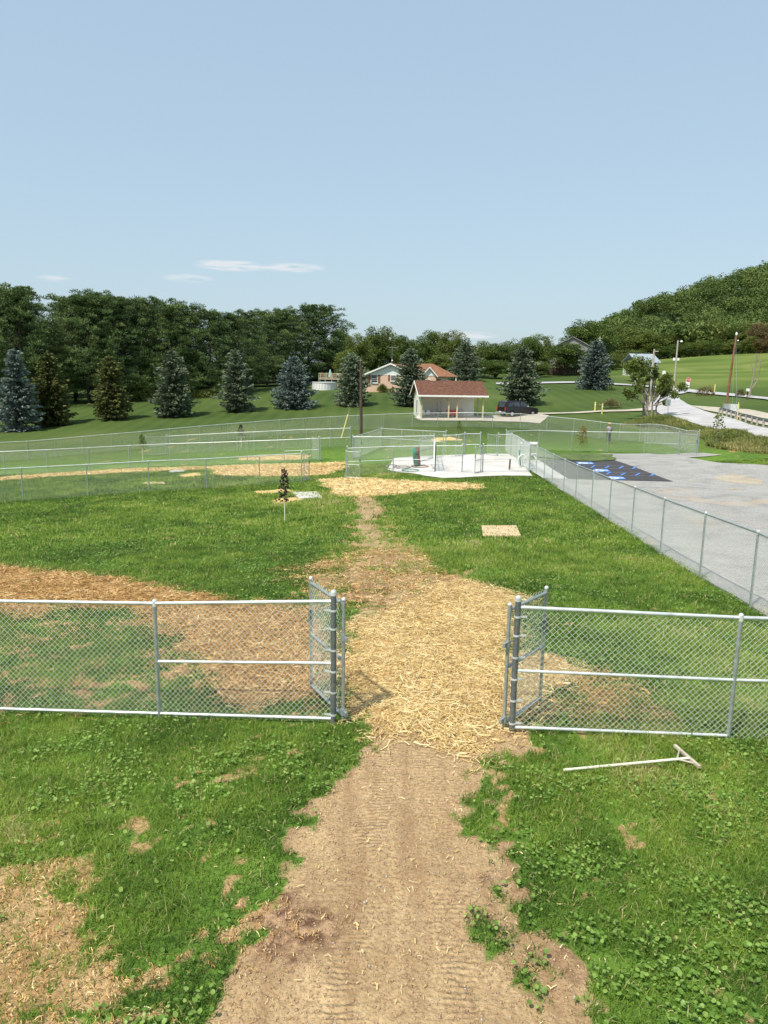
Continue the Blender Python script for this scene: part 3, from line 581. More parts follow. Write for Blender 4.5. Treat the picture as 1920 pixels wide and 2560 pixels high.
# broad weed leaves: cupped six-sided leaves on short stalks
def leaves(x, y, z, r, tilt, rnd):
    n = len(x); a0 = rng.random(n)*6.28; ta = rng.random(n)*6.28; nxv, nyv = np.cos(ta)*np.sin(tilt), np.sin(ta)*np.sin(tilt)
    V = [np.stack([x, y, z-r*.18], 1)]
    for j in range(6):
        a = a0+j*math.pi/3; rr = r*(1.12 if j == 0 else .95); ux, uy = np.cos(a)*rr, np.sin(a)*rr
        V.append(np.stack([x+ux, y+uy, z-(ux*nxv+uy*nyv)], 1))
    V = np.stack(V, 1).reshape(-1, 3); i = np.arange(n)[:,None]*7
    T = np.concatenate([i+np.array([[0, 1+j, 1+(j+1) % 6]]) for j in range(6)], 0); return V, T, np.repeat(rnd, 7)
for bi, (y0, y1, half, dens, rad) in enumerate(((2.6, 9.5, (3.4,.60), 520, (.008,.021)), (9.5, 22, (3.2,.6), 130, (.014,.028)))):
    area = (half[0]*2*(y1-y0)+half[1]*(y1*y1-y0*y0)); x, y = scatter(int(area*dens*2), y0, y1, half)
    wgt = (half[0]+half[1]*y)/(half[0]+half[1]*y1); k = cover(x, y); cl = sstep(.40, .64, fbm(x, y, .55, 17))*sstep(.34, .58, fbm(x, y, 2.2, 18))*.85
    keep = rng.random(len(x)) < wgt*k*(cl*.95+.035); x, y = x[keep], y[keep]
    r = rad[0]+(rad[1]-rad[0])*rng.random(len(x))**1.5
    V, T, R = leaves(x, y, HG(x, y)+.035+.055*rng.random(len(x)), r, .1+.6*rng.random(len(x)), rng.random(len(x)))
    tag(fast('broadleaf_weeds', V, T, MT['clover'], attrs={'rnd': R}), ('round light green weed leaves among the turf in front of the gate', 'round light green weed leaves among the turf behind the gate')[bi], 'weeds', kind='stuff')
def strands(x, y, z, L, W, rnd, rise=.25):
    n = len(x); a = rng.random(n)*6.28; b2 = a+rng.normal(0, .8, n); up1 = rng.normal(0, rise, n)*L*.5; up2 = rng.normal(0, rise, n)*L*.5
    c1, s1, c2, s2 = np.cos(a), np.sin(a), np.cos(b2), np.sin(b2); w = W/2
    p0 = np.stack([x-c1*L/2, y-s1*L/2, z+np.abs(up1)+.004], 1); p1 = np.stack([x, y, z+.012+.02*rng.random(n)], 1); p2 = np.stack([x+c2*L/2, y+s2*L/2, z+np.abs(up2)+.004], 1)
    sd = np.stack([-s1*w, c1*w, rng.normal(0, .5, n)*w], 1); sd2 = np.stack([-s2*w, c2*w, rng.normal(0, .5, n)*w], 1)
    V = np.stack([p0-sd, p0+sd, p1+sd, p1-sd, p2+sd2, p2-sd2], 1).reshape(-1, 3); i = np.arange(n)[:,None]*6
    return V, np.concatenate([i+np.array([[0,1,2,3]]), i+np.array([[3,2,4,5]])], 0), np.repeat(rnd, 6)
def strawbed(P, dens, L, W, mt, lab, grow=.5, thr=.3, fn=None):
    P = np.array(P); lo, hi = P.min(0)-grow, P.max(0)+grow; lo[1] = max(lo[1], 2.6); n = int((hi[0]-lo[0])*(hi[1]-lo[1])*dens)
    x = rng.uniform(lo[0], hi[0], n); y = rng.uniform(lo[1], hi[1], n)
    d = polydist(x, y, P)+.5*(fbm(x, y, 1.3, 1)-.5)+.5*(fbm(x, y, .35, 2)-.5); k = sstep(-grow, thr, d)**1.6*(.35+.9*sstep(.3,.6,fbm(x, y, .4, 23)))
    k = k*(polydist(x, y, P_LOT) < -.05)
    if fn is not None: k = k*fn(x, y)
    keep = rng.random(n) < k; x, y = x[keep], y[keep]; n = len(x)
    V, T, R = strands(x, y, HG(x, y)+.02*fbm(x, y, .12, 71, 2), L[0]+(L[1]-L[0])*rng.random(n)**1.6, W*(.6+.8*rng.random(n)), rng.random(n))
    tag(fast('straw', V, T, mt, attrs={'rnd': R}), lab, 'straw', kind='stuff')
strawbed(P_STRAW, 1900, (.03,.24), .0065, MT['straw'], 'bright yellow straw spread over the track between the gate posts')
strawbed(P_BROWN, 1500, (.06,.26), .009, MT['oldstraw'], 'brown matted straw behind the left front fence')
strawbed(P_BROWN2, 500, (.05,.22), .008, MT['oldstraw'], 'thin brown straw behind the right front fence')
strawbed(P_THINL, 1100, (.015,.07), .005, MT['oldstraw'], 'loose straw bits in the thin turf at the lower left', fn=lambda x, y: masks(x, y)[1])
strawbed(P_THINF, 500, (.03,.14), .007, MT['oldstraw'], 'loose straw in the thin turf behind the left front fence', fn=lambda x, y: .15+masks(x, y)[1])
strawbed(P_TAIL, 260, (.05,.2), .011, MT['oldstraw'], 'scattered straw on the bare track beyond the gate')
for P, lab in zip(P_MIDSTRAW[:4], ('yellow straw strip in front of the concrete pad enclosure', 'straw patch behind the middle left fence near its gate', 'long thin straw line behind the middle left fences', 'small straw patch by the farther left gate')):
    strawbed(P, 260, (.10,.34), .026, MT['straw'], lab, grow=.3)
strawbed([(-5,2.6),(-5,8),(5,8),(5,2.6)], 25, (.015,.08), .005, MT['straw'], 'few pale straw bits strewn through the near turf', grow=.2)
strawbed(P_SOIL, 70, (.015,.07), .0045, MT['straw'], 'few loose straw bits on the bare dirt track', grow=.2, fn=lambda x, y: (y < 8.5)*1.0)
# pebbles and clods on the dirt
def pebbles(name, n, r0, r1, mt, lab, cond):
    x = rng.uniform(-2.6, 2.6, n*6); y = rng.uniform(2.8, 8.0, n*6); k = cond(x, y); x, y = x[k][:n], y[k][:n]; n = len(x)
    base = np.array([(1,0,0),(0,1,0),(-1,0,0),(0,-1,0),(0,0,.7),(0,0,-.5)]); tri = np.array([(0,1,4),(1,2,4),(2,3,4),(3,0,4),(1,0,5),(2,1,5),(3,2,5),(0,3,5)])
    r = r0+(r1-r0)*rng.random(n)**4; a = rng.random(n)*6.28; V = base[None]*(r[:,None,None]*(.6+.8*rng.random((n,6,1)))); c_, s_ = np.cos(a)[:,None], np.sin(a)[:,None]
    V = np.stack([V[...,0]*c_-V[...,1]*s_+x[:,None], V[...,0]*s_+V[...,1]*c_+y[:,None], V[...,2]+HG(x, y)[:,None]+r[:,None]*.2], -1).reshape(-1, 3)
    tag(fast(name, V, (np.arange(n)[:,None,None]*6+tri[None]).reshape(-1, 3), mt), lab, name, kind='stuff')
pebbles('pebbles', 420, .003, .018, MT['stone'], 'small pale stones scattered on the dirt track', lambda x, y: masks(x, y)[0] > .6)
MT['clod'] = noisy('dry_clod', two((.27,.17,.10),(.48,.33,.2)), 20, 3, .95)
pebbles('soil_crumbs', 14000, .003, .014, MT['clod'], 'dry crumbs of soil on the dirt track', lambda x, y: masks(x, y)[0] > .5)

# ------------------------------------------------------------------ chain link fences
FH = 1.52
def fabric(mb_V, mb_F, a, b_, z0, z1, pitch=.0725, r=.0019, k=3):
    """crossing diagonal wires between base points a and b_, from z0 to z1 above them"""
    a = Vector(a); b_ = Vector(b_); L = (b_-a).xy.length; hgt_ = z1-z0; ux = (b_-a)/L; nrm = Vector((-ux.y, ux.x, 0)).normalized(); n = int((L+hgt_)/pitch)+1
    for s_ in (1, -1):
        for i in range(n):
            s0 = i*pitch-(hgt_ if s_ > 0 else 0); u0, u1 = s0, s0+s_*hgt_; t0, t1 = 0., 1.
            lo, hi = min(u0, u1), max(u0, u1)
            if hi <= 0 or lo >= L: continue
            f = lambda u: (u-u0)/(u1-u0)
            if s_ > 0: t0 = max(0, f(0)); t1 = min(1, f(L))
            else: t0 = max(0, f(L)); t1 = min(1, f(0))
            if t1-t0 < .01: continue
            p = a+ux*(u0+(u1-u0)*t0)+Vector((0,0,z0+hgt_*t0)); q = a+ux*(u0+(u1-u0)*t1)+Vector((0,0,z0+hgt_*t1))
            off = nrm*(r*.9*s_); p += off; q += off; d = (q-p).normalized(); s1 = d.cross(nrm)
            base = len(mb_V)
            for c_ in (p, q):
                for j in range(k):
                    an = 2*math.pi*j/k; mb_V.append(c_+(nrm*math.cos(an)+s1*math.sin(an))*r)
            for j in range(k): mb_F.append((base+j, base+(j+1) % k, base+k+(j+1) % k, base+k+j))
def capball(mb, p, r): mb.ball(p, r, 8, 6)
def fence(label, posts, term=(), mid=(), bot=(), rail=True, r=.0019, k=3, pr=.024, ext=0.0, gates=(), bright='galv_bright', group='chain link fences of the dog park', toff=.04, skip=()):
    """posts: list of ground points. term: indices of thick end posts; mid/bot: span indices with mid/bottom rails; skip: open spans"""
    T = thing('chain_link_fence', label, 'fence', loc=posts[0], group=group); inv = -Vector(posts[0]); P = [Vector(p)+inv for p in posts]
    nsp = len(P)-1
    for i, p in enumerate(P):
        th = i in term; rr = .034 if th else pr
        mb = MB(); top = FH+(.07 if th else -.02); mb.tube([p-Vector((0,0,.06)), p+Vector((0,0,top))], rr, 10)
        po = mb.build('end_post' if th else 'line_post', MT['galv_dark'] if th and r > .00195 else MT['galv'], T)
        cb = MB()
        if th: cb.tube([p+Vector((0,0,top-.01)), p+Vector((0,0,top+.03))], rr*1.12, 10); cb.ball(p+Vector((0,0,top+.03)), rr*1.05, 8, 6, (1,1,.8))
        else: cb.tube([p+Vector((0,0,FH-.05)), p+Vector((0,0,FH+.005))], rr*1.2, 8); cb.ball(p+Vector((0,0,FH+.015)), rr*1.25, 8, 6)
        cb.build('post_cap', MT['galv_bright'], po)
        if th and r > .00195:
            for zz in (.12,.40,.66,.92,1.18,1.4):
                tb = MB(); tb.tube([p+Vector((0,0,zz-.011)), p+Vector((0,0,zz+.011))], rr*1.14, 12)
                sgn = 1 if i == 0 or i-1 in skip else -1; q = (P[i+1]-p if sgn > 0 else P[i-1]-p).normalized()
                tb.box(p+q*(rr+.035)+Vector((0,0,zz)), (.08,.012,.02), math.atan2(q.y, q.x)); tb.build('tension_band', MT['galv_bright'], po)
    runs = []; cur = []
    for i in range(nsp):
        if i in skip:
            if cur: runs.append(cur)
            cur = []
        else: cur = (cur or [i])+[i+1]
    if cur: runs.append(cur)
    for rn in runs:
        mb = MB(); mb.tube([P[i]+Vector((0,0,FH-.01)) for i in rn], .0215 if r > .00195 else .023, 8); mb.build('top_rail', MT[bright], T)
        for nm, lst, zz in (('mid_rail', mid, FH*.5), ('bottom_rail', bot, .07)):
            sp = [i for i in rn[:-1] if i in lst]
            if sp:
                mb = MB()
                for i in sp: mb.tube([P[i]+Vector((0,0,zz)), P[i+1]+Vector((0,0,zz))], .019, 8)
                mb.build(nm, MT[bright], T)
        V = []; Fc = []
        for i in rn[:-1]: fabric(V, Fc, P[i], P[i+1], .03, FH-.015+toff, r=r, k=k)
        fast('wire_mesh', np.array([tuple(v) for v in V]), np.array(Fc), MT['wire'], T, smooth=True)
    return T
def gate(label, hinge, free, mids=(.5,), latch=True, r=.0019, hgt=FH-.06, frame='galv', lift=.07, group='chain link gates of the dog park'):
    hinge = Vector(hinge); free = Vector(free); T = thing('chain_link_gate', label, 'gate', loc=hinge, group=group); d = Vector((free.x-hinge.x, free.y-hinge.y, 0)); z0, z1 = lift, hgt
    mb = MB(); O = Vector((0,0,0)); fr = .021
    mb.tube([O+Vector((0,0,z0-.03)), O+Vector((0,0,z1+.04))], fr, 10); mb.tube([d+Vector((0,0,z0-.03)), d+Vector((0,0,z1+.04))], fr, 10)
    for zz in (z0+.01, z1-.01)+tuple(z0+(z1-z0)*m_ for m_ in mids): mb.tube([O+Vector((0,0,zz)), d+Vector((0,0,zz))], fr*.93, 8, cap=False)
    fo = mb.build('gate_frame', MT[frame], T)
    for q in (O, d): cb = MB(); cb.ball(q+Vector((0,0,z1+.05)), .027, 8, 6); cb.build('frame_cap', MT['galv_bright'], fo)
    V = []; Fc = []; fabric(V, Fc, O, d, z0, z1+.05, r=r); fast('wire_mesh', np.array([tuple(v) for v in V]), np.array(Fc), MT['wire'], T, smooth=True)
    for zz in (z0+.06, z1*.72):
        hb = MB(); u = d.normalized(); hb.tube([Vector((0,0,zz-.04)), Vector((0,0,zz+.04))], .031, 10); hb.box(Vector((0,0,zz))-u*.05, (.09,.03,.05), math.atan2(u.y, u.x)); hb.build('hinge', MT['galv'], T)
    if latch:
        lb = MB(); u = d.normalized(); lb.box(d+Vector((0,0,z1*.70)), (.06,.045,.16), math.atan2(u.y, u.x)); lb.tube([d+Vector((0,0,z1*.62)), d+Vector((0,0,z1*.62))+u*.11], .011, 6); lb.build('latch', MT['galv_dark'], T)
    return T
def gpt(px, py): return gp(G(px, py))
# front fences
a1 = gpt(399,1797); a2 = gpt(833,1812); a0 = gpt(-140,1778)
u = a0-a1; am = gp(a0+Vector((u.x,u.y,0)).normalized()*3.05)
fence('chain link fence section left of the open front gate', [am, a0, a1, a2], term=(3,), mid=(2,), bot=(0,1,2), r=.0023, k=4, toff=.012)
b1 = gpt(1279,1832); b2 = gpt(1819,1852); u = (b2-b1); b3 = gp(b2+Vector((u.x,u.y,0)).normalized()*3.0)
b4 = gp(b3+(b3-b2)); fence('chain link fence section right of the open front gate', [b1, b2, b3, b4], term=(0,), mid=(0,1,2), bot=(0,), r=.0023, k=4, toff=.012)
gate('left leaf of the open front gate, folded back behind its thick post', gpt(857,1813)+Vector((0,.05,0)), gpt(778,1742), r=.0021)
gate('right leaf of the open front gate, folded back with its latch bar sticking out', gpt(1261,1830)+Vector((0,.05,0)), gpt(1349,1768), r=.0021)
# long right fence
RB = [(1700,1372),(1620,1313),(1511,1251),(1426,1198),(1364,1157),(1315,1126),(1277,1100),(1243,1080),(1217,1063),(1192,1047),(1175,1035),(1158,1024),(1144,1015)]
R = [gpt(*K(p)) for p in RB]; d_ = (R[0]-R[1]); R.insert(0, gp(R[0]+d_))
far_pts = [gpt(*C7(*p)) for p in ((150,318),(95,272),(52,240))]
# beyond that the run keeps its line and spacing
d_ = (R[-1]-R[4]).xy.normalized(); last = R[-1]
far_pts = [gp((last.x+d_.x*3.05*k, last.y+d_.y*3.05*k)) for k in (1,2,3,4)]
R += far_pts
fence('long chain link fence along the gravel lot, running away on the right', R, term=(len(R)-1,), r=.0019, bright='galv')
RC = R[-1]
# left middle fences
C8 = lambda x, y: (x*.5063, 1040+y*.5063)
F2 = [gpt(*C8(*p)) for p in ((115,420),(435,398),(737,375),(1020,360),(1282,340),(1490,326))]
d_ = F2[0]-F2[1]; F2 = [gp(F2[0]+d_*2), gp(F2[0]+d_)]+F2
fence('lower middle left chain link fence, nearest of the left rows', F2, term=(len(F2)-1,))
gate('gate leaf folded back at the right end of the nearest left fence row', F2[-1]+Vector((.12,0,0)), gpt(773,1201))
F3 = [gpt(*C8(*p)) for p in ((27,296),(237,285),(440,272),(640,258),(842,248),(1046,242),(1222,236),(1404,230),(1575,222))]
d_ = F3[0]-F3[1]; F3 = [gp(F3[0]+d_)]+F3
fence('middle left chain link fence, second row behind the straw line', F3, term=(len(F3)-1,), mid=(len(F3)-2,))
gate('gate leaf folded at the right end of the second left fence row', F3[-1]+Vector((.12,0,0)), gp(F3[-1]+Vector((-.55,1.0,0))))
F5 = [onground(x, 1090, D) for x, D in ((417,62),(470,62),(530,61.5),(592,61.5),(635,61),(694,61),(766,61),(826,60.5),(876,60.5))]
F5 = [gp(p) for p in F5]
fence('farther left chain link fence, third row with a side panel at its right end', F5, term=(0, len(F5)-1), mid=(len(F5)-3, len(F5)-2))
gate('grey gate leaf at the left end of the third left fence row', F5[0]+Vector((-.1,0,0)), gp(F5[0]+Vector((-1.5,-.6,0))))
# big outer fence: left to centre to right corner
F4pts = [(-120,66),(-30,66.5),(68,67),(138,67.5),(208,68),(280,68.5),(352,69),(425,70),(500,71),(570,72),(640,73),(700,74),(759,75),(826,76),(893,77),(958,78),(1030,79),(1092,79),(1163,79),(1229,78),(1298,76.5),(1365,74),(1432,72.5),(1498,71),(1547,70),(1597,68.5),(1618,66.5),(1638,64.5),(1662,62),(1688,59.5),(1714,57),(1746,54)]
F4 = [gp(onground(x, 1110, D)) for x, D in F4pts]
fence('outermost chain link fence curving along the far side of the dog park', F4, term=(len(F4)-1,))
F6 = [RC]+[gpt(*C7(*p)) for p in ((258,232),(458,242),(676,245),(900,250),(1108,260))]
fence('chain link fence facing the gravel lot with a mid rail at its right end', F6, term=(len(F6)-1,), mid=(len(F6)-2,))
gate('wide gate panel between the lot fence and the outer corner post', F6[-1]+Vector((.1,0,0)), F4[-1]+Vector((-.12,0,0)), lift=.1)
# enclosures on the concrete pad
def V6(x, y): return gpt(*C6(x, y))
c_a = V6(132,492); c_b = V6(236,492); c_c = V6(482,455); c_d = V6(792,450); c_e = V6(992,450); c_f = V6(1143,450); c_g = V6(1490,448)
fence('front chain link fence of the pad enclosure, left section over grass', [gp(c_a+Vector((0,1.3,0))), c_c, c_d], term=(0,2), mid=(0,1))
gate('near gate leaf opened toward the camera left of the pad', c_a, c_b)
fence('panel with mid rail at the middle of the pad front', [c_d, c_e], term=(0,1), bot=(0,), mid=(0,))
fence('wide front panel of the pad with the rusty post behind it', [c_f, c_g], term=(0,1), mid=(0,), bot=(0,))
gate('narrow gate leaf opened toward the camera at the pad front', c_f+Vector((-.1,0,0)), V6(1086,462))
c_h = V6(182,350); c_i = V6(460,350); c_j = V6(780,342)
fence('second chain link fence across the pad enclosure', [c_h, c_i, c_j], term=(0,2))
gate('gate leaf folded against the second pad fence', c_h+Vector((.08,.1,0)), gp(c_h+Vector((.55,1.0,0))))
gate('gate leaf ajar inside the pad enclosure behind the green hoops', c_j, V6(676,375))
fence('short cross fence joining the two pad rows', [c_j, c_d], term=(), mid=(0,))
c_k = V6(395,262); c_l = gp(c_k.lerp(V6(870,300), .33)); c_m = gp(c_k.lerp(V6(870,300), .66)); c_n = V6(870,300); c_o = V6(1008,322); c_p = V6(1125,322)
fence('back left chain link fence of the pad enclosure with two rails', [c_k, c_l, c_m, c_n], term=(0,3), mid=(0,1,2))
fence('back panels of the pad enclosure near the straw mound', [V6(850,338), V6(945,335), c_o, c_p], term=(2,3), bot=(0,1), mid=(2,))
gate('tall gate leaf at the back edge of the pad', V6(1245,330), V6(1178,325))
fence('back right panel of the pad enclosure against the long fence', [V6(1256,330), V6(1355,330)], term=(0,1), mid=(0,))
fence('side run of chain link from the front to the back of the pad', [c_g, V6(1440,395), V6(1395,352), V6(1355,330)], term=())
fence('left side run of chain link behind the second pad fence', [c_h, gp(c_h.lerp(c_k, .5)), c_k], term=())
# white jump frame by the long fence
jp = onground(1322, 1120, 47); jp = gp(jp); T = thing('jump_frame', 'white dog jump frame with a thick top bar beside the long fence', 'dog jump', loc=jp)
mb = MB(); mb.box((0,0,1.28), (1.05,.08,.14)); mb.build('top_bar', MT['whitetrim'], T); mb = MB(); mb.box((0,0,.62), (1.0,.06,.06)); mb.build('lower_bar', MT['whitetrim'], T)
for s_ in (-1,1): mb = MB(); mb.tube([(.5*s_,0,-.05),(.5*s_,0,1.4)], .03); mb.box((.5*s_,0,.04), (.06,.5,.06)); mb.build('upright', MT['galv'], T)
# hoops
def hoop(label, loc, r, mt, tilt=0, rz=0, tube=.03, sides=24, sq=1.0, cat='dog hoop'):
    pts = [Vector((math.cos(2*math.pi*j/sides)*r*sq, math.sin(2*math.pi*j/sides)*r, 0)) for j in range(sides+1)]
    R_ = Matrix.Rotation(rz, 3, 'Z')@Matrix.Rotation(tilt, 3, 'X'); mb = MB(); mb.tube([R_@p for p in pts], tube, 6, cap=False)
    o = mb.build('agility_hoop', mt, None); o.location = loc; return tag(o, label, cat, 'agility hoops on the pad')
Z1 = lambda x, y: (960+x*.12055, 1060+y*.12055)
q = gp(G(*Z1(690,895)), .07)
for i, (dx, mt, w_) in enumerate(((-.17,'green_plastic',.30),(-.11,'green_plastic',.34),(-.05,'green_plastic',.36),(.02,'brown_plastic',.36),(.07,'brown_plastic',.34),(.12,'brown_plastic',.28))):
    hoop('%s hoop standing upright on the pad, %s in the bundle' % (mt.split('_')[0], ('leftmost','second from left','third from left','fourth from left','fifth from left','rightmost')[i]), q+Vector((dx,.06*i,.55)), .53, MT[mt], math.radians(84), math.radians(74+3*i), .045, 12, .55+.12*w_)
hoop('red brown hoop lying flat at the foot of the upright bundle', gp(G(*Z1(745,905)), .08), .5, MT['brown_plastic'])
hoop('green hoop lying flat nearest the grass edge of the pad', gp(G(*Z1(545,985)), .08), .48, MT['green_plastic'])
hoop('grey brown six sided hoop lying flat left of the bundle', gp(G(*Z1(375,925)), .10), .52, MT['grey_plastic'], sides=6)
hoop('grey hoop tipped over the left corner of the pad', gp(G(*Z1(190,940)), .14), .40, MT['grey_plastic'], math.radians(14), .4, sides=8)
hoop('green hoop leaning by the white jump frame', gp(onground(1300,1140,44.5), .55), .5, MT['green_plastic'], math.radians(82), math.radians(80), .04, 8, .7)
hoop('white hoop leaning below the jump frame, left one', gp(onground(1308,1140,44.2), .42), .40, MT['whitetrim'], math.radians(80), math.radians(35), .03, 10)
hoop('white hoop leaning below the jump frame, right one', gp(onground(1326,1140,44.2), .42), .40, MT['whitetrim'], math.radians(80), math.radians(-20), .03, 10)
# grey panel and rusty stand pipe
p = gp(G(*Z1(1170,960))); T = thing('folded_panel', 'grey framed panel lying tilted on the concrete pad', 'panel', loc=p, rz=.2)
mb = MB(); mb.tube([(-.3,0,.06),(.5,0,.06),(.4,.9,.22),(-.35,.9,.22),(-.3,0,.06)], .02, 6); mb.build('frame', MT['galv'], T); mb = MB(); mb.add([(-.3,0,.06),(.5,0,.06),(.4,.9,.22),(-.35,.9,.22),(-.3,0,.05),(.5,0,.05),(.4,.9,.21),(-.35,.9,.21)], [(0,1,2,3),(7,6,5,4),(0,4,5,1),(1,5,6,2),(2,6,7,3),(3,7,4,0)]); mb.build('infill', MT['walk'], T)
p = gpt(1273, 1176); T = thing('standpipe', 'short rusty brown stand pipe rising from the concrete pad', 'pipe', loc=p)
mb = MB(); mb.tube([(0,0,-.05),(0.03,0,.62)], .055, 10); mb.build('pipe', MT['rust'], T); mb = MB(); mb.tube([(0.03,0,.6),(0.032,0,.66)], .068, 10); mb.build('cap', MT['rust'], T)
# boards in the grass
def board(name, label, pxs, mt, th=.05, off=.0):
    P = [gp(G(*K(p))) for p in pxs]; mb = MB(); lo = [p+Vector((0,0,-.02)) for p in P]; mb.prism(lo, (0,0,off), (0,0,th+.02)); o = mb.build(name, mt, bevel=.006); return tag(o, label, 'board', 'boards lying in the turf')
board('ground_board', 'tan board lying flat in the turf right of the bare track', [(1043,1162),(1125,1161),(1115,1138),(1040,1139)], MT['board'], .06)
board('ground_board', 'pale square board lying beside the dark sapling', [(646,1078),(696,1077),(684,1064),(632,1066)], MT['concrete'], .06)
board('ground_board', 'tan board lying behind the nearest left fence row', [(308,1047),(357,1046),(352,1042),(312,1043)], MT['board'], .05)
board('ground_board', 'small pale board by the straw line on the left', [(365,1021),(400,1019),(396,1016),(368,1017)], MT['concrete'], .05)
# wooden T handle lying in the grass
A = gp(G(*K((1217,1673))), .05); B = gp(G(*K((1487,1655))), .09); Hd0 = gp(G(*K((1456,1626))), .10); Hd1 = gp(G(*K((1510,1673))), .07)
T = thing('landscape_rake', 'pale wooden rake with cross head and braces lying in the grass', 'rake', loc=A)
mb = MB(); mb.tube([Vector((0,0,0)), B-A], .015, 8); mb.build('handle', MT['guard'], T)
mb = MB(); dv = Hd1-Hd0; mb.box((Hd0+Hd1)/2-A, (dv.length,.032,.028), math.atan2(dv.y, dv.x)); mb.build('head', MT['timber'], T)
for f_ in (.2,.8): mb = MB(); mb.tube([Hd0.lerp(Hd1, f_)-A, A.lerp(B, .90)-A], .011, 6); mb.build('brace', MT['timber'], T)

# ------------------------------------------------------------------ foliage builders
def cards(C, Dn, L, W, rnd, droop=0, fold=.0):
    """one leaf-sized quad per centre; Dn long direction; random roll"""
    n = len(C); Dn = Dn/np.linalg.norm(Dn, axis=1, keepdims=True); rv = rng.normal(size=(n,3)); s = np.cross(Dn, rv); s /= np.linalg.norm(s, axis=1, keepdims=True)+1e-9
    L = np.broadcast_to(L, n)[:,None]; W = np.broadcast_to(W, n)[:,None]; a = C-Dn*L/2; b_ = C+Dn*L/2
    V = np.stack([a-s*W*.35, C-s*W/2, b_, C+s*W/2], 1).reshape(-1, 3)
    return V, np.arange(n*4).reshape(n, 4), np.repeat(rnd, 4)
def unit(n): v = rng.normal(size=(n,3)); return v/np.linalg.norm(v, axis=1, keepdims=True)
def clump_leaves(cen, rad, per, L, W, flat=1.0, shell=.55, out=.6):
    n = len(cen)*per; c = np.repeat(cen, per, 0); r = np.repeat(rad, per); u_ = unit(n); rr = r*(shell+(1-shell)*rng.random(n)); off = u_*rr[:,None]; off[:,2] *= flat
    return c+off, u_*out+unit(n)*.7
def tree(name, label, cat, mt, loc, V, T_, R, trunk_mb, bark, group, rz=0, crown='crown'):
    t_ = thing(name, label, cat, loc=loc, rz=rz, group=group); fast(crown, V, T_, mt, t_, attrs={'rnd': R}); trunk_mb.build('trunk', bark, t_); return t_
def spruce_geo(Ht, Rb, n_wh, seed, density=1.0, irregular=.12, sprays=9, base=.02):
    global rng; keep = rng; rng = np.random.default_rng(seed); C = []; D = []; Ls = []
    for i in range(n_wh):
        f = (i+.5*rng.random())/n_wh; z = Ht*(base+(1-base)*f); R_ = 1.14*Rb*((1-f)**.47)*(1+irregular*rng.normal())+.10
        if f < .20: R_ *= .74+1.3*f
        nb = int((9+6*(1-f))*density); a0 = rng.random()*6.28
        for j in range(nb):
            a = a0+2*math.pi*j/nb+rng.normal()*.2; rr = R_*(.66+.5*rng.random()); ns = max(3, int(sprays*rr/Rb*1.6)); zz = z+rng.normal()*.06*Ht/n_wh*3
            for s_ in range(ns):
                q = (s_+.6)/ns; x_ = rr*q; dz = -.30*x_*(1-.6*f)+.26*x_*x_/max(rr, .3)+.05*rng.normal(); w_ = .42*rr*(1-q)*.8+.12; m_ = 5
                for _ in range(m_):
                    la = rng.normal()*w_*.6; C.append((math.cos(a)*x_-math.sin(a)*la, math.sin(a)*x_+math.cos(a)*la, zz+dz+rng.normal()*.07)); aa = a+np.sign(la)*.6*rng.random(); D.append((math.cos(aa), math.sin(aa), rng.normal()*.28+.10*(f>.6)-.05)); Ls.append(.26+.22*rng.random())
    for _ in range(30): C.append((rng.normal()*.06, rng.normal()*.06, Ht*(.95+.07*rng.random()))); D.append((rng.normal()*.3, rng.normal()*.3, 1)); Ls.append(.3)
    C = np.array(C); D = np.array(D); L = np.array(Ls)*min(1.3, Ht/7.5); V, T_, R = cards(C, D, L, L*.42, np.clip(.45+.25*rng.normal(size=len(C)), 0, 1)); rng = keep; return V, T_, R
def spruce(label, px, py, D, top_px, rad, mt, seed, density=1.0, irregular=.12, group='spruces along the lawn', base=.02):
    p = gp(G(px, py)) if D is None else gp(onground(px, py, D)); Ht = at(px, top_px, p.y).z-p.z
    V, T_, R = spruce_geo(Ht, rad, 24, seed, density, irregular, base=base); tm = MB(); tm.tube([(0,0,-.2),(0,0,Ht*.5),(0,0,Ht*.97)], [.16,.09,.02], 8)
    return tree('spruce_tree', label, 'spruce', MT[mt], p, V, T_, R, tm, MT['bark'], group)
sp = [('blue grey spruce at the far left end of the row', 49,1078,None,876,2.0,'spruce_blue',1),('olive spruce second from the left end of the row', 130,1064,None,882,2.1,'spruce_olive',2),
      ('round olive spruce standing alone before the dark pines', 281,1048,None,892,2.15,'spruce_olive',3),('tall grey green spruce, fourth from the left', 436,1042,None,879,2.35,'spruce_mid',4),
      ('open grey green spruce, fifth from the left', 592,1029,None,876,2.4,'spruce_mid',5),('wide blue spruce left of the white pool', 736,1021,None,893,2.7,'spruce_blue',6),
      ('dark green spruce behind the bare brown pole', 880,1014,None,884,2.55,'spruce_mid',7),('dark spruce in front of the brick house', 1024,1015,None,872,2.3,'spruce_mid',8),
      ('wide dark spruce right behind the shed roof', 1161,955,None,855,3.6,'spruce_mid',9),('grey green spruce behind the black truck', 1302,1012,None,866,2.65,'spruce_mid',10),
      ('dense blue spruce on the lawn left of the road', 1485,972,None,850,2.85,'spruce_blue',11)]
for l_, x, y, D, tp, r_, m_, sd in sp: spruce(l_, x, y, D, tp, r_, m_, sd, 1.0 if sd not in (5,) else .8, .12 if sd != 5 else .2)
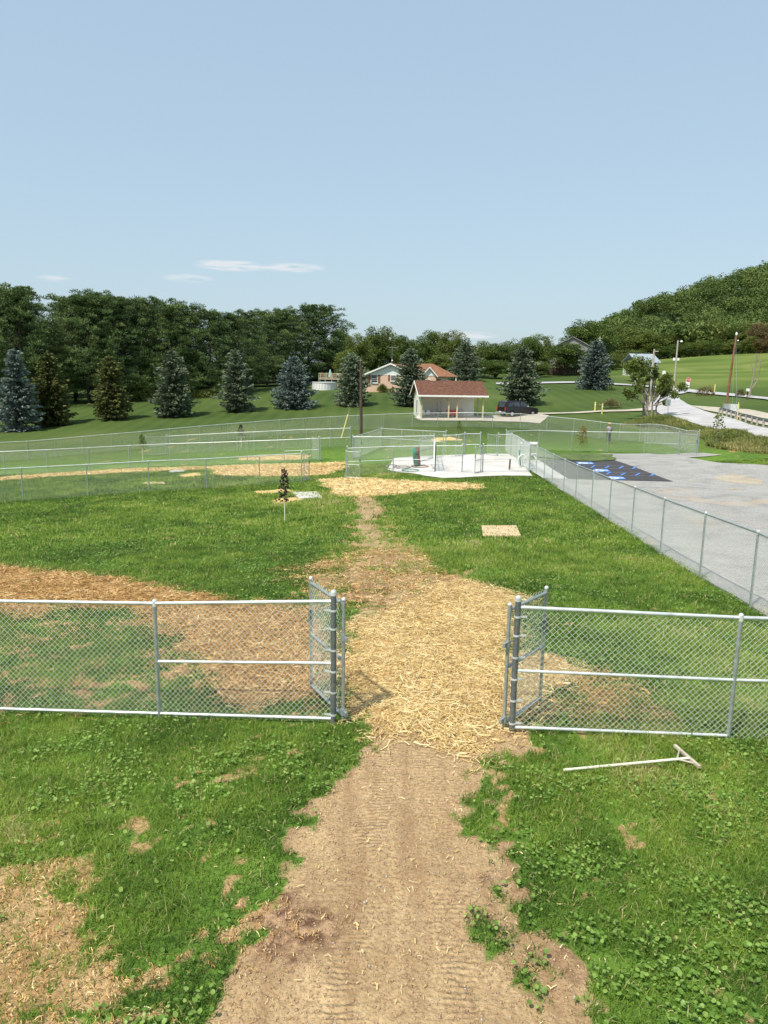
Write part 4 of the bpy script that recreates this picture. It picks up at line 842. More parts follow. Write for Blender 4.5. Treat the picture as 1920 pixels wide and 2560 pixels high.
def pine_geo(Ht, Rb, seed, low=.07):
    global rng; keep = rng; rng = np.random.default_rng(seed); cen = []; rad = []; br_ = []
    nl = 16; per = 110
    for i in range(nl):
        f = (i+.5*rng.random())/nl; z = Ht*(low+(1-low)*f*.97); R_ = Rb*(1-f**2.2)**.6*(.70+.5*rng.random())+.5; nb = rng.integers(4, 7); a0 = rng.random()*6.28
        for j in range(nb):
            a = a0+2*math.pi*j/nb+rng.normal()*.35; rr = R_*(.6+.6*rng.random()); rise = .14*rr+.55*rr*f; br_.append(((0,0,z-.5),(math.cos(a)*rr, math.sin(a)*rr, z+rise)))
            for q in (.5,.78,1.02): cen.append((math.cos(a)*rr*q+rng.normal()*.4, math.sin(a)*rr*q+rng.normal()*.4, z+rise*q*q+rng.normal()*.2)); rad.append((1.05+.85*rng.random())*(1-.35*f))
    for _ in range(9): cen.append((rng.normal()*.7, rng.normal()*.7, Ht*(.90+.10*rng.random()))); rad.append(.5+.4*rng.random())
    cen = np.array(cen); rad = np.array(rad); n = len(cen)*per; u_ = unit(n); u_[:,2] = np.abs(u_[:,2])*(.9)-.12; c = np.repeat(cen, per, 0); rr = np.repeat(rad, per)*(.45+.6*rng.random(n)); C = c+u_*rr[:,None]*np.array([1,1,.78])
    D = u_*np.array([1,1,.5])+unit(n)*.35+np.array([0,0,.55]); cr = np.repeat(rng.random(len(cen)), per); V, T_, R = cards(C, D, .30+.18*rng.random(n), .085+.04*rng.random(n), np.clip(.15+.40*cr+.15*rng.normal(size=n)+.35*(u_[:,2] > .2), 0, 1)); rng = keep; return V, T_, R, br_  # upper cards of each tuft get a lighter colour, painting in sunlit tops
pines = []
for k_ in range(5):
    Ht, Rb = 18.0, 5.6; V, T_, R, br_ = pine_geo(Ht, Rb, 100+k_); tm = MB(); tm.tube([(0,0,-.5),(.1,.05,Ht*.5),(0,0,Ht*.95)], [.34,.22,.04], 8)
    for a_, b2 in br_[::2]: tm.tube([a_, Vector(a_).lerp(Vector(b2), .5)+Vector((0,0,-.1)), b2], [.07,.05,.02], 4, False)
    pines.append((V, T_, R, tm))
pine_spots = [(-20,725,118),(28,728,120),(62,722,116),(126,806,130),(188,748,122),(222,742,118),(262,738,121),(300,744,117),(345,752,119),(392,752,122),(432,762,118),(480,768,121),(528,778,119),(575,786,123),(622,782,126),(668,780,136),(712,776,142),(772,764,146),(812,768,148),(60,740,132),(250,752,136),(420,775,138),(600,790,140),(700,782,140),(-80,730,119),(20,750,148),(134,822,146),(190,760,146),(310,765,146),(370,772,148),(470,790,148),(545,802,148),(640,800,152),(740,790,156)]
pl = ['first white pine from the left edge','tall white pine with a pointed dome at the left edge','white pine behind the leftmost blue spruce','shorter white pine under the dip in the left skyline','white pine at the left shoulder of the big crown mass','second white pine of the big crown mass','white pine at the middle of the big crown mass','white pine behind the round olive spruce','white pine right of the round olive spruce','white pine at the right shoulder of the big crown mass','white pine just right of the big crown mass','white pine behind the gap before the fifth spruce','white pine above the fifth spruce, left side','white pine above the fifth spruce, right side','white pine left of the wide blue spruce','white pine directly above the wide blue spruce','white pine left of the tallest right crown','tall white pine above the closed teal umbrella','last white pine at the right end of the pine wood','rear white pine behind the left edge trees','rear white pine behind the big crown mass','rear white pine right of the big crown mass','rear white pine behind the fifth spruce','rear white pine behind the wide blue spruce','white pine at the very left end of the wood','backmost pine behind the pointed left dome','backmost pine under the skyline dip','backmost pine behind the left shoulder','backmost pine behind the middle crowns','backmost pine behind the right shoulder','backmost pine left of the fifth spruce','backmost pine right of the fifth spruce','backmost pine behind the blue spruce','backmost pine behind the closed teal umbrella']
proto = {}
for i, (px, tp, D) in enumerate(pine_spots):
    p = gp(onground(px, 985, D)); k_ = i % 5; topz = CAMH+ray(px, tp).z*D; s_ = (topz-p.z)/18.0
    if k_ not in proto:
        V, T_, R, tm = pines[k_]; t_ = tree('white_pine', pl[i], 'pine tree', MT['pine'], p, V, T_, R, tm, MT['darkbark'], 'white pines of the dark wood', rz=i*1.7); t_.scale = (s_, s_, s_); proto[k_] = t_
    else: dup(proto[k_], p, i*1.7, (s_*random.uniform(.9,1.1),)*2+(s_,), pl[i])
# deciduous
def decid_geo(Ht, Rb, seed, ncl=60, per=130, leaf=.34, low=.22, airy=0, flat=.8):
    global rng; keep = rng; rng = np.random.default_rng(seed); cz = Ht*(low+(1-low)*.5); hz = Ht*(1-low)/2; u_ = unit(ncl); r_ = rng.random(ncl)**.4; lob = 1+.22*np.sin(3*np.arctan2(u_[:,1], u_[:,0])+seed)
    cen = np.stack([u_[:,0]*r_*Rb*lob*.82, u_[:,1]*r_*Rb*lob*.82, cz+u_[:,2]*r_*hz*.85], 1); rad = Rb*(.20+.16*rng.random(ncl))*(1-.4*airy)
    C, D = clump_leaves(cen, rad, per, 0, 0, flat, .5, .3); n = len(C); cr = np.repeat(rng.random(ncl), per)
    L = leaf*(.7+.6*rng.random(n)); V, T_, R = cards(C, D, L, L*.7, np.clip(.15+.5*cr+.22*rng.normal(size=n)+.1, 0, 1)); tm = MB(); tm.tube([(0,0,-.3),(.05*Rb,0,Ht*low),(0,.03*Rb,Ht*.6)], [Ht*.022,Ht*.018,Ht*.008], 8)
    for c_ in cen[::6]: b0 = Vector((.04*Rb,0,Ht*low*(.8+.8*rng.random()))); tm.tube([b0, b0.lerp(Vector(c_), .55)+Vector((0,0,.1*Rb)), Vector(c_)], [Ht*.010,Ht*.006,Ht*.002], 5, False)
    rng = keep; return V, T_, R, tm
DG = {}
def decid(label, px, top, D, width, kind='decid', var=0, group='broadleaf trees behind the houses', base_py=960, low=None, name='broadleaf_tree'):
    p = gp(onground(px, base_py, D)); Ht = CAMH+ray(px, top).z*D-p.z; key = (kind, var); Rb = width/FPX*D/2*1.12
    if key not in DG:
        V, T_, R, tm = decid_geo(12, 4.6, 300+var*7+len(kind), 95, 150, .28, .03 if low is None else low); t_ = tree(name, label, 'tree', MT[kind], p, V, T_, R, tm, MT['bark'], group); DG[key] = t_; o = t_; o.scale = (Rb/4.6, Rb/4.6, Ht/12); o.rotation_euler = (0,0,px)
    else: o = dup(DG[key], p, px*1.3, (Rb/4.6, Rb/4.6, Ht/12), label, group)
    return o
dl = [(850,808,165,70,'decid','round tree right of the pine wood behind the bare pole'),(895,826,160,75,'decid_light','olive tree behind the bare pole top'),(935,812,172,70,'decid','tree left of the television antenna'),(972,806,175,85,'decid_light','tall domed tree above the white gable'),(1010,828,165,70,'decid','tree behind the antenna, right side'),(1045,836,170,70,'decid','tree above the spruce at the brick house'),(1085,815,175,80,'decid','tall green tree above the hip roofed wing'),(1125,818,170,80,'decid_light','bright green tree above the shed ridge, left'),(1155,848,185,75,'decid','low tree over the shed ridge middle'),(1195,845,190,80,'decid_light','low tree over the shed ridge right end'),(1235,850,185,80,'decid','tree above the driveway left of the truck spruce'),(1275,850,190,80,'decid','dark tree behind the truck spruce top'),(1310,832,175,80,'decid','tall tree behind the truck spruce'),(1345,828,178,70,'decid_light','tall tree left of the grey barn'),(870,872,140,80,'decid_light','lower olive tree over the left end of the house'),(1180,888,165,90,'decid','dark low tree behind the wide spruce'),(1240,895,160,90,'decid','dark low tree right of the wide spruce'),(1350,900,165,55,'decid_light','low bush-like tree left of the barn wall'),(830,850,150,70,'decid','dark tree at the right foot of the pines'),(1100,880,160,80,'decid_light','green tree just above the porch wing'),(1040,900,150,60,'decid','dark tree behind the house roof'),(1290,905,170,70,'decid','dark undergrowth tree left of the truck spruce'),
      (1460,790,205,128,'decid','large dark round tree above the blue spruce'),(1425,848,200,60,'decid_light','small tree over the barn roof'),(1500,812,230,80,'decid','tree right of the large dark round tree'),(1550,806,240,110,'decid_light','broad olive tree at the foot of the hill'),(1600,822,235,100,'decid_light','broad olive tree behind the white house'),(1592,893,150,62,'decid_light','small green tree directly before the white house'),(1560,870,200,90,'decid_light','lower olive tree left of the white house'),(1530,885,190,50,'decid_light','pale green tree right of the blue spruce')]
for i, (px, tp, D, wd, kd, lb) in enumerate(dl): decid(lb, px, tp, D, wd, kd, i % 3)
for i, px in enumerate((30,150,250,350,440,530,620,700,790,90,300,480,660)):
    decid('dark undergrowth tree in the shade %s' % ('at the left edge of the pines','behind the second spruce','behind the third spruce','before the fourth spruce gap','behind the fourth spruce','before the fifth spruce gap','behind the blue spruce foot','left of the white pool','behind the white pool','between the first and second spruces','left of the fourth spruce','left of the fifth spruce','right of the fifth spruce')[i], px, 925-random.randint(0,45), 140+3*(i % 3) if px < 640 else 158, 150, 'decid', i % 3, 'undergrowth trees of the dark wood', 985)
# trees at the top of the meadow
el_ = [(1640,836,238,50,'decid'),(1668,824,242,52,'decid_light'),(1700,806,246,58,'decid'),(1735,796,244,56,'decid_light'),(1768,800,240,50,'decid'),(1796,800,238,46,'decid_light'),(1826,804,240,52,'decid'),(1858,798,238,50,'decid_light'),(1890,802,232,52,'decid_brown'),(1925,800,235,56,'decid'),(1655,862,232,44,'decid'),(1690,858,236,46,'decid'),(1722,852,236,44,'decid'),(1755,846,234,46,'decid_light'),(1790,846,233,44,'decid'),(1822,846,232,44,'decid_light'),(1905,845,228,46,'decid_brown'),(1875,838,230,44,'decid_light')]
ell = ['above the white house','over the second utility pole','left of the lamp pole','above the lamp pole','right of the lamp pole','midway between the lamp pole and the leaning pole','left of the leaning pole top','behind the leaning pole top','with russet leaves right of the leaning pole','at the right edge of the photo']
for i, (px, tp, D, wd, kd) in enumerate(el_):
    decid(('tall hillside edge tree '+ell[i]) if i < 10 else ('low tree at the meadow edge '+['beside the white house','left of the lamp pole','behind the lamp pole','right of the lamp pole','well right of the lamp pole','left of the leaning pole','with russet leaves at the right','just right of the leaning pole'][i-10]), px, tp, D, wd, kd, i % 3, 'trees along the top of the meadow', 890)
# forest on the hill: one mass
nT = 950; pts = []; tries = 0; PA = np.zeros((1000, 2))
while len(pts) < nT and tries < 160000:
    tries += 1; D = 240+rng.random()**.9*330; px = 1490+rng.random()*720; d = ray(px, 850); x, y = d.x*D, d.y*D
    if px < 1640 and D < 300: continue
    if pts and (((PA[:len(pts)]-(x, y))**2).sum(1) < 58).any(): continue
    PA[len(pts)] = (x, y)
    pts.append((x, y, 4.6+rng.random()*2.8, 8+6*rng.random()))
P_ = np.array(pts); zz = HG(P_[:,0], P_[:,1]); nT = len(P_); ncl = 16; cl = unit(nT*ncl).reshape(nT, ncl, 3); cl[...,2] = np.abs(cl[...,2])*.9-.15; cl *= (.55+.35*rng.random((nT, ncl, 1))); per = 42
c3 = np.stack([P_[:,None,0]+cl[...,0]*P_[:,None,2]*1.1, P_[:,None,1]+cl[...,1]*P_[:,None,2]*1.1, zz[:,None]+P_[:,None,3]*(.5+.5*cl[...,2])], -1).reshape(-1, 3); cr = (P_[:,None,2]*(.30+.18*rng.random((nT, ncl)))).ravel(); tn = np.repeat(rng.random(nT), ncl*per)
n = len(c3)*per; u_ = unit(n); C = np.repeat(c3, per, 0)+u_*np.repeat(cr, per)[:,None]*(.6+.45*rng.random(n))[:,None]
V, T_, R = cards(C, u_*.3+unit(n), .75+.5*rng.random(n), .6, np.clip(.12+.62*tn+.2*np.repeat(rng.random(len(c3)), per)+.12*rng.normal(size=n), 0, 1))
MT['forest'] = foliage('hill_forest_leaves', [(0,(.04,.070,.016)),(.45,(.080,.130,.028)),(1,(.17,.225,.058))], .2, .6, .02, .25)
tag(fast('forest', V, T_, MT['forest'], attrs={'rnd': R}), 'dense green forest covering the hill on the right', 'forest', kind='stuff')
# the broken, half-bare tree by the road
p = gpt(1624, 1047); T = thing('roadside_tree', 'sparse multi trunked tree by the road, in front of the white house', 'tree', loc=p)
rng2 = np.random.default_rng(5); tm = MB(); s_ = p.xy.length/FPX
for dx, ln, top in ((-.9,4.0,(-.7,.3)),(-.35,5.6,(-.1,.0)),(.25,6.0,(.25,-.2)),(.8,4.2,(1.3,.2))): tm.tube([(dx*.75,0,-.3),(dx*.8,0.1,1.2),(dx*.7+top[0]*.4,.1,ln*.6),(dx*.5+top[0],top[1],ln)], [.13,.09,.06,.025], 8)
cen = []; 
for x_, y_, r_ in ((590,1290,.5),(340,1300,.55),(300,1380,.55),(420,1250,.5),(380,1190,.4),(540,1180,.45),(520,1120,.35),(640,1200,.5),(700,1260,.55),(720,1330,.5),(640,1300,.45),(770,1290,.45),(560,1320,.4),(460,1330,.35),(640,1370,.35),(590,1440,.3),(260,1340,.4),(690,1370,.4),(600,1220,.4),(470,1200,.35)):
    sx_, sy_ = C5(x_, y_); w_ = at(sx_, sy_, p.y)-p; cen.append((w_.x, rng2.normal()*1.0, w_.z, r_*1.15)); tm.tube([(w_.x*.25,0,max(1.4, w_.z*.55)),(w_.x*.7,cen[-1][1]*.6,w_.z*.85),(w_.x,cen[-1][1],w_.z)], [.07,.04,.015], 5, False)
cen = np.array(cen); C, D = clump_leaves(cen[:,:3], cen[:,3]*1.15, 210, 0, 0, .85, .15, .3); n = len(C); V, T_, R = cards(C, D, .2+.14*rng.random(n), .15, np.clip(.45+.25*rng.normal(size=n), 0, 1)); fast('crown', V, T_, MT['decid_light'], T, attrs={'rnd': R}); tm.build('trunk', MT['graybark'], T)
p = gpt(1610, 1046); T = thing('utility_stub', 'short pale wooden stub pole left of the roadside tree trunks', 'post', loc=p); mb = MB(); mb.tube([(0,0,-.3),(.05,0,1.6),(.08,0,3.0)], [.14,.13,.12], 8); mb.build('shaft', MT['palepole'], T); mb = MB(); mb.tube([(.08,0,3.0),(.085,0,3.06)], [.135,.02], 8); mb.build('cap', MT['galv'], T)
# saplings
def sapling(label, base, Ht, cw, low, mt, nl, leaf, seed, guard=True, D=None):
    p = gp(G(*base)) if D is None else gp(onground(*base, D)); T = thing('sapling', label, 'young tree', loc=p, group='newly planted young trees'); r2 = np.random.default_rng(seed); tm = MB(); tm.tube([(0,0,-.05),(.01,0,Ht*.5),(-.02,.01,Ht)], [.016,.012,.004], 6)
    C = []; 
    for i in range(nl):
        f = r2.random()**.9; z = Ht*(low+(1-low)*f); rr = cw/2*(1-.75*f)*r2.random()**.6; a = r2.random()*6.28; C.append((math.cos(a)*rr, math.sin(a)*rr, z))
        if i % 6 == 0: tm.tube([(0,0,max(z-rr*.8, Ht*low*.8)), C[-1]], [.006,.002], 4, False)
    C = np.array(C); n = len(C); V, T_, R = cards(C, unit(n)+np.array([0,0,-.5]), leaf*(.7+.6*rng.random(n)), leaf*.8, np.clip(.5+.25*rng.normal(size=n), 0, 1)); fast('foliage', V, T_, mt, T, attrs={'rnd': R}); tm.build('stem', MT['graybark'], T)
    if guard: g2 = MB(); g2.tube([(0,0,-.01),(.005,0,Ht*low*.95)], .019, 8); g2.build('trunk_guard', MT['guard'], T)
    return T
sapling('dark purple leaved sapling with pale trunk guard beside the square board', (712,1308), 1.86, .66, .40, MT['purple'], 150, .10, 1)
sapling('young tree turning orange in front of the lot fence', (1453,1131), 1.95, 1.5, .32, MT['autumn'], 240, .11, 2, False)
sapling('small olive sapling behind the second left fence row', (357,1152), 1.95, .9, .5, MT['decid_light'], 170, .11, 3)
sapling('small dark sapling behind the third left fence row', (603,1118), 1.95, .9, .45, MT['purple'], 120, .12, 4, True)
sapling('small olive sapling in front of the shed behind the pad', (1147,1096), 1.6, .9, .25, MT['decid_light'], 150, .12, 5, True)
sapling('small bright seedling tree on the weedy bank below the road', (1790,1115), 2.3, 1.9, .1, MT['decid_light'], 200, .16, 6, False)
# shrubs
def shrub(name, label, px, py, w_, ht, mt, D=None, per=500, leaf=.16, spray=False):
    p = gp(G(px, py)) if D is None else gp(onground(px, py, D)); T = thing(name, label, 'shrub', loc=p); n = int(per)
    if spray: a = rng.random(n)*6.28; r_ = rng.random(n); C = np.stack([np.cos(a)*r_*w_*.5, np.sin(a)*r_*w_*.5, ht*(1-r_*r_*.6)*(.35+.6*rng.random(n))], 1); D_ = np.stack([np.cos(a)*r_, np.sin(a)*r_, .9-r_*.9], 1); V, T_, R = cards(C, D_+unit(n)*.15, ht*.35, .05, rng.random(n))
    else: u_ = unit(n); u_[:,2] = np.abs(u_[:,2]); C = u_*np.array([w_/2, w_/2, ht])*(.75+.3*rng.random(n))[:,None]*(1+.12*np.sin(u_[:,:1]*7)); V, T_, R = cards(C, unit(n), leaf, leaf*.7, rng.random(n))
    fast('foliage', V, T_, mt, T, attrs={'rnd': R}); mb = MB()
    for q in range(4): mb.tube([(0,0,-.05),(math.cos(q*1.6)*w_*.2, math.sin(q*1.6)*w_*.2, ht*.6)], [.03,.01], 5, False)
    mb.build('stem', MT['bark'], T); return T
shrub('ornamental_grass', 'rounded clump of pale ornamental grass on the lawn by the yellow bollards', 1527, 1021, 2.6, 1.25, MT['fount'], per=1500, spray=True)
shrub('ornamental_grass', 'tall green ornamental grass against the brick gable wall', 956, 981, 1.7, 1.35, MT['decid_light'], per=900, spray=True)
shrub('shrub', 'dark rounded shrub right of the ornamental grass at the brick wall', 977, 982, 1.4, .75, MT['decid'])
shrub('shrub', 'low russet shrub at the left corner of the brick wall', 935, 978, 1.2, .5, MT['decid_brown'])
shrub('shrub', 'low green hedge clump under the pines', 510, 992, 4.4, 1.1, MT['decid_light'], per=1500, leaf=.25)
shrub('shrub', 'small dark shrub right of the blue spruce foot', 1521, 975, 2.2, .6, MT['decid'])
shrub('shrub', 'dark bush beside the side road near the stop sign', 1764, 989, 2.6, 1.3, MT['decid_brown'], per=800)
shrub('shrub', 'small bush on the side road verge behind the leaning pole', 1850, 992, 1.3, 1.0, MT['decid_brown'])
shrub('shrub', 'yellow green bushy tree at the dark wood edge behind the fourth spruce', 372, 1000, 4.2, 4.4, MT['decid_light'], per=2600, leaf=.3)

# ------------------------------------------------------------------ buildings
def frame(o, c_, w_, d_): pass
def wall_box(name, mt, parent, x0, x1, y0, y1, z0, z1):
    mb = MB(); mb.box(((x0+x1)/2, (y0+y1)/2, (z0+z1)/2), (x1-x0, y1-y0, z1-z0)); return mb.build(name, mt, parent)
def slope(name, mt, parent, x0, x1, ye, ze, yr, zr, th=.09):
    """roof plane from eave (ye,ze) to ridge (yr,zr) along x"""
    P = [(x0,ye,ze),(x1,ye,ze),(x1,yr,zr),(x0,yr,zr)]; mb = MB(); mb.prism(P, (0,0,0), (0,0,th)); return mb.build(name, mt, parent)
# open shed
p = gpt(1052, 1048); pxm = p.xy.length/FPX; W = 158*pxm; DP = 5.2; EH = 62*pxm
T = thing('open_shed', 'cream open fronted shed with brown shingle roof', 'shed', loc=p, rz=math.radians(7.4)); T.location.z = p.z+.05
mb = MB(); mb.box((W/2-.1, DP/2, -.18), (W+.5, DP+.3, .5)); mb.build('slab', MT['concrete'], T)
wall_box('back_wall', MT['siding'], T, 0, W-.55, 2.45, 2.57, .07, EH-.1)
mb = MB(); gab = [(0,0,.07),(0,DP,.07),(0,DP,EH-.12),(0,DP/2,EH+1.4),(0,0,EH-.12)]; mb.prism(gab, (0,0,0), (.12,0,0)); lw = mb.build('side_wall', MT['siding'], T)
mb = MB(); mb.box((-.03, 2.6, 1.35), (.06,.75,1.5)); dw = mb.build('side_window', MT['glass'], T); mb = MB()
for y_ in (2.18,3.02): mb.box((-.05, y_, 1.35), (.05,.1,1.7))
for z_ in (.55,2.15): mb.box((-.05, 2.6, z_), (.05,.94,.1))
mb.build('window_frame', MT['whitetrim'], dw)
for nm, ye, yr in (('front_roof', -.45, DP/2), ('rear_roof', DP+.45, DP/2)): slope(nm, MT['roof'], T, -.45, W+.45, ye, EH-.28, yr, EH+1.42)
mb = MB(); mb.box((W/2, -.50, EH-.27), (W+1.0, .10, .20)); mb.build('gutter', MT['whitetrim'], T, bevel=.02)
for s_ in (0, 1):
    mb = MB(); ya, yb = (-.5, DP/2) if s_ == 0 else (DP+.5, DP/2); P = [(-.50,ya,EH-.44),(-.50,yb,EH+1.28),(-.50,yb,EH+1.49),(-.50,ya,EH-.20)]; mb.prism(P, (0,0,0), (.05,0,0)); mb.build('rake_board', MT['whitetrim'], T)
mb = MB(); mb.box((W/2, -.02, EH-.20), (W, .12, .24)); mb.build('header_beam', MT['post_wood'], T)
for x_ in (.06, W*.44, W*.575, W-.05):
    mb = MB(); mb.box((x_, 0, EH/2-.1), (.16,.16,EH-.2)); mb.build('post', MT['post_wood'], T)
for x_, s_ in ((W*.44,-1),(W*.575,1)): mb = MB(); mb.tube([(x_,0,EH-.95),(x_+s_*.55,0,EH-.35)], .05, 4); mb.build('knee_brace', MT['post_wood'], T)
mb = MB(); mb.box((W-.05, 2.5, EH/2-.1), (.16,.16,EH-.2)); mb.build('post', MT['post_wood'], T)
def shed_pt(x, y): a = T.rotation_euler[2]; return Vector((T.location.x+math.cos(a)*x-math.sin(a)*y, T.location.y+math.sin(a)*x+math.cos(a)*y, T.location.z+.075))
SH = T
def chair(loc, rz, mt, label):
    t_ = thing('folding_chair', label, 'chair', loc=loc, rz=rz, group='chairs under the shed'); mb = MB(); mb.box((0,0,.44), (.44,.42,.04)); mb.build('seat', mt, t_); mb = MB(); mb.box((0,.2,.72), (.44,.03,.38), rx=-.15); mb.build('backrest', mt, t_)
    for sx_ in (-.19,.19):
        for sy_ in (-.18,.18): mb = MB(); mb.tube([(sx_,sy_,0),(sx_*.95,sy_*.9,.44)], .015, 5); mb.build('leg', MT['galv'], t_)
    return t_
for i, (x_, y_, a_, mt, lb) in enumerate(((.45,.6,.3,'whitetrim','white chair at the left corner under the shed'),(1.0,.9,-.4,'whitetrim','white chair second from the left under the shed'),(1.55,.7,.2,'grey_plastic','grey chair in the middle of the row under the shed'),(2.1,.8,0,'grey_plastic','grey chair left of the step ladder'),(1.9,1.6,3.0,'whitetrim','white chair behind the row under the shed'))): chair(shed_pt(x_, y_), a_+.13, MT[mt], lb)
t_ = thing('table', 'long dark folding table behind the chairs under the shed', 'table', loc=shed_pt(1.9, 1.95), rz=.13); mb = MB(); mb.box((0,0,.74), (2.0,.7,.05)); mb.build('tabletop', MT['grey_plastic'], t_)
for sx_ in (-.9,.9):
    for sy_ in (-.28,.28): mb = MB(); mb.tube([(sx_,sy_,0),(sx_,sy_,.74)], .02, 5); mb.build('leg', MT['galv'], t_)
t_ = thing('step_ladder', 'aluminium step ladder standing under the shed', 'ladder', loc=shed_pt(W*.335, 1.3), rz=.13)
for s_ in (-1,1): mb = MB(); mb.tube([(s_*.27,0,0),(s_*.17,.35,1.95)], .028, 4); mb.build('rail', MT['galv'], t_); mb = MB(); mb.tube([(s_*.27,.9,0),(s_*.17,.4,1.95)], .02, 4); mb.build('leg', MT['galv'], t_)
for k_ in range(6): z_ = .28+.3*k_; mb = MB(); mb.box((0, .35*z_/1.95, z_), (.5-.03*k_,.12,.04)); mb.build('step', MT['galv_bright'], t_)
t_ = thing('garden_cart', 'bright red cart parked between the shed posts', 'cart', loc=shed_pt(W*.535, 1.0), rz=.13)
mb = MB(); mb.prism([(-.55,-.35,.35),(.55,-.35,.35),(.72,-.42,.85),(-.78,-.42,1.0)], (0,0,0), (0,.75,0)); mb.build('tub', MT['red'], t_, bevel=.02); mb = MB(); mb.tube([(.6,0,.5),(1.1,0,.3)], .02, 6); mb.build('handle', MT['black_plastic'], t_)
for sx_ in (-.4,.4):
    for sy_ in (-.36,.42): mb = MB(); mb.tube([(sx_,sy_-.04,.18),(sx_,sy_+.04,.18)], .18, 14); mb.build('wheel', MT['tyre'], t_)
t_ = thing('wire_crate', 'grey metal framed dog crate against the shed back wall', 'crate', loc=shed_pt(W*.66, 1.9), rz=.13); mb = MB()
for a_ in ((-.5,-.3),(.5,-.3),(.5,.3),(-.5,.3)): mb.tube([(a_[0],a_[1],0),(a_[0],a_[1],1.0)], .018, 5)
for z_ in (.02,1.0):
    for a_, c_ in (((-.5,-.3),(.5,-.3)),((.5,-.3),(.5,.3)),((.5,.3),(-.5,.3)),((-.5,.3),(-.5,-.3))): mb.tube([(a_[0],a_[1],z_),(c_[0],c_[1],z_)], .018, 5)
mb.build('frame', MT['galv'], t_); V = []; Fc = []; fabric(V, Fc, Vector((-.5,-.3,0)), Vector((.5,-.3,0)), .02, 1.0, .1, .003); fast('wire_panel', np.array([tuple(v) for v in V]), np.array(Fc), MT['wire'], t_)
# brick house
hp = gpt(913, 980); Yh = hp.y; k_ = Yh/FPX*1.02
xw = lambda px, py=960: at(px, py, Yh).x-hp.x
zw = lambda px, py: at(px, py, Yh).z-hp.z
T = thing('brick_house', 'pink brick ranch house with white gable and rust brown roof', 'house', loc=hp); HB = T
x0, x1 = 0, 8.1*Yh/122; WH = 2.75; pk = 5.0; DH = 12
mb = MB(); mb.box(((x0+x1)/2, DH/2, WH/2-.6), (x1-x0, DH, WH+1.2)); mb.build('wall', MT['brick'], T)
xm = (x0+x1)/2; zr = WH+1.72
mb = MB(); mb.prism([(x0,0,WH),(x1,0,WH),(xm,0,zr)], (0,-.03,0), (0,.2,0)); mb.build('gable', MT['siding_white'], T)
for nm, xa in (('left_roof', x0-.5), ('right_roof', x1+.5)):
    za = WH-.13; mb = MB(); mb.prism([(xa,-.5,za),(xm,-.5,zr+.06),(xm,DH+.3,zr+.06),(xa,DH+.3,za)], (0,0,0), (0,0,.12)); mb.build(nm, MT['roof_orange'], T)
    mb = MB(); mb.prism([(xa,-.56,za-.10),(xm,-.56,zr-.04),(xm,-.56,zr+.20),(xa,-.56,za+.14)], (0,0,0), (0,.055,0)); mb.build('rake_board', MT['whitetrim'], T)
def window(parent, cx, y, cz, w_, h_, shut=True):
    mb = MB(); mb.box((cx, y-.03, cz), (w_+.16,.07,h_+.16)); fr = mb.build('window', MT['whitetrim'], parent); mb = MB(); mb.box((cx, y-.075, cz), (w_,.03,h_)); mb.build('pane', MT['glass'], fr)
    mb = MB(); mb.box((cx, y-.095, cz), (w_,.02,.04)); mb.box((cx, y-.095, cz+h_*.25), (w_,.02,.025)); mb.box((cx, y-.095, cz-h_*.25), (w_,.02,.025)); mb.build('glazing_bar', MT['whitetrim'], fr)
    mb = MB(); mb.box((cx, y-.08, cz-h_/2-.12), (w_+.3,.16,.09)); mb.build('sill', MT['whitetrim'], fr)
    if shut:
        for s_ in (-1,1): mb = MB(); mb.box((cx+s_*(w_/2+.30), y-.03, cz), (.34,.05,h_+.15)); mb.build('shutter', MT['roof_orange'], parent)
window(T, xw(935.5), 0, zw(935,947), .95, 1.15); window(T, xw(983), 0, zw(983,945), .75, .8)
# wing with hip roof to the right, stepping back
wx0, wx1 = xw(1045), xw(1122); wy0, wy1 = 2.2, 12
mb = MB(); mb.box(((wx0+wx1)/2, (wy0+wy1)/2, WH/2-.3), (wx1-wx0, wy1-wy0, WH+.6)); wg = mb.build('wing_wall', MT['brick'], T)
zr2 = WH+2.0; ym = (wy0+wy1)/2; e = .5; mb = MB(); V_ = [(wx0-e,wy0-e,WH-.1),(wx1+e+1.2,wy0-e,WH-.1),(wx1+e+1.2,wy1+e,WH-.1),(wx0-e,wy1+e,WH-.1),(wx0+.5,ym,zr2),(wx1-2.2,ym,zr2)]
mb.add(V_, [(0,1,5,4),(1,2,5),(2,3,4,5),(3,0,4),(3,2,1,0)]); mb.build('wing_roof', MT['roof_orange'], T)
gx0, gx1 = xw(1056), xw(1090); gm = (gx0+gx1)/2; mb = MB(); mb.box(((gx0+gx1)/2, 1.2, WH/2-.3), (gx1-gx0, 2.2, WH+.55)); mb.build('porch_wall', MT['brick'], T)
mb = MB(); mb.prism([(gx0,0,WH-.02),(gx1,0,WH-.02),(gm,0,WH+1.25)], (0,.05,0), (0,.15,0)); mb.build('porch_gable', MT['siding_white'], T)
for s_, xa in ((-1, gx0-.25), (1, gx1+.25)):
    mb = MB(); mb.prism([(xa,-.3,WH-.2),(gm,-.3,WH+1.32),(gm,5,WH+1.32),(xa,5,WH-.2)], (0,0,0), (0,0,.1)); mb.build('porch_roof', MT['roof_orange'], T); mb = MB(); mb.prism([(xa,-.35,WH-.28),(gm,-.35,WH+1.25),(gm,-.35,WH+1.45),(xa,-.35,WH-.08)], (0,0,0), (0,.045,0)); mb.build('porch_rake', MT['whitetrim'], T)
window(T, gm-.3, .1, 1.55, .8, 1.1, False); window(T, xw(1112), wy0, 1.5, .8, 1.1, False)
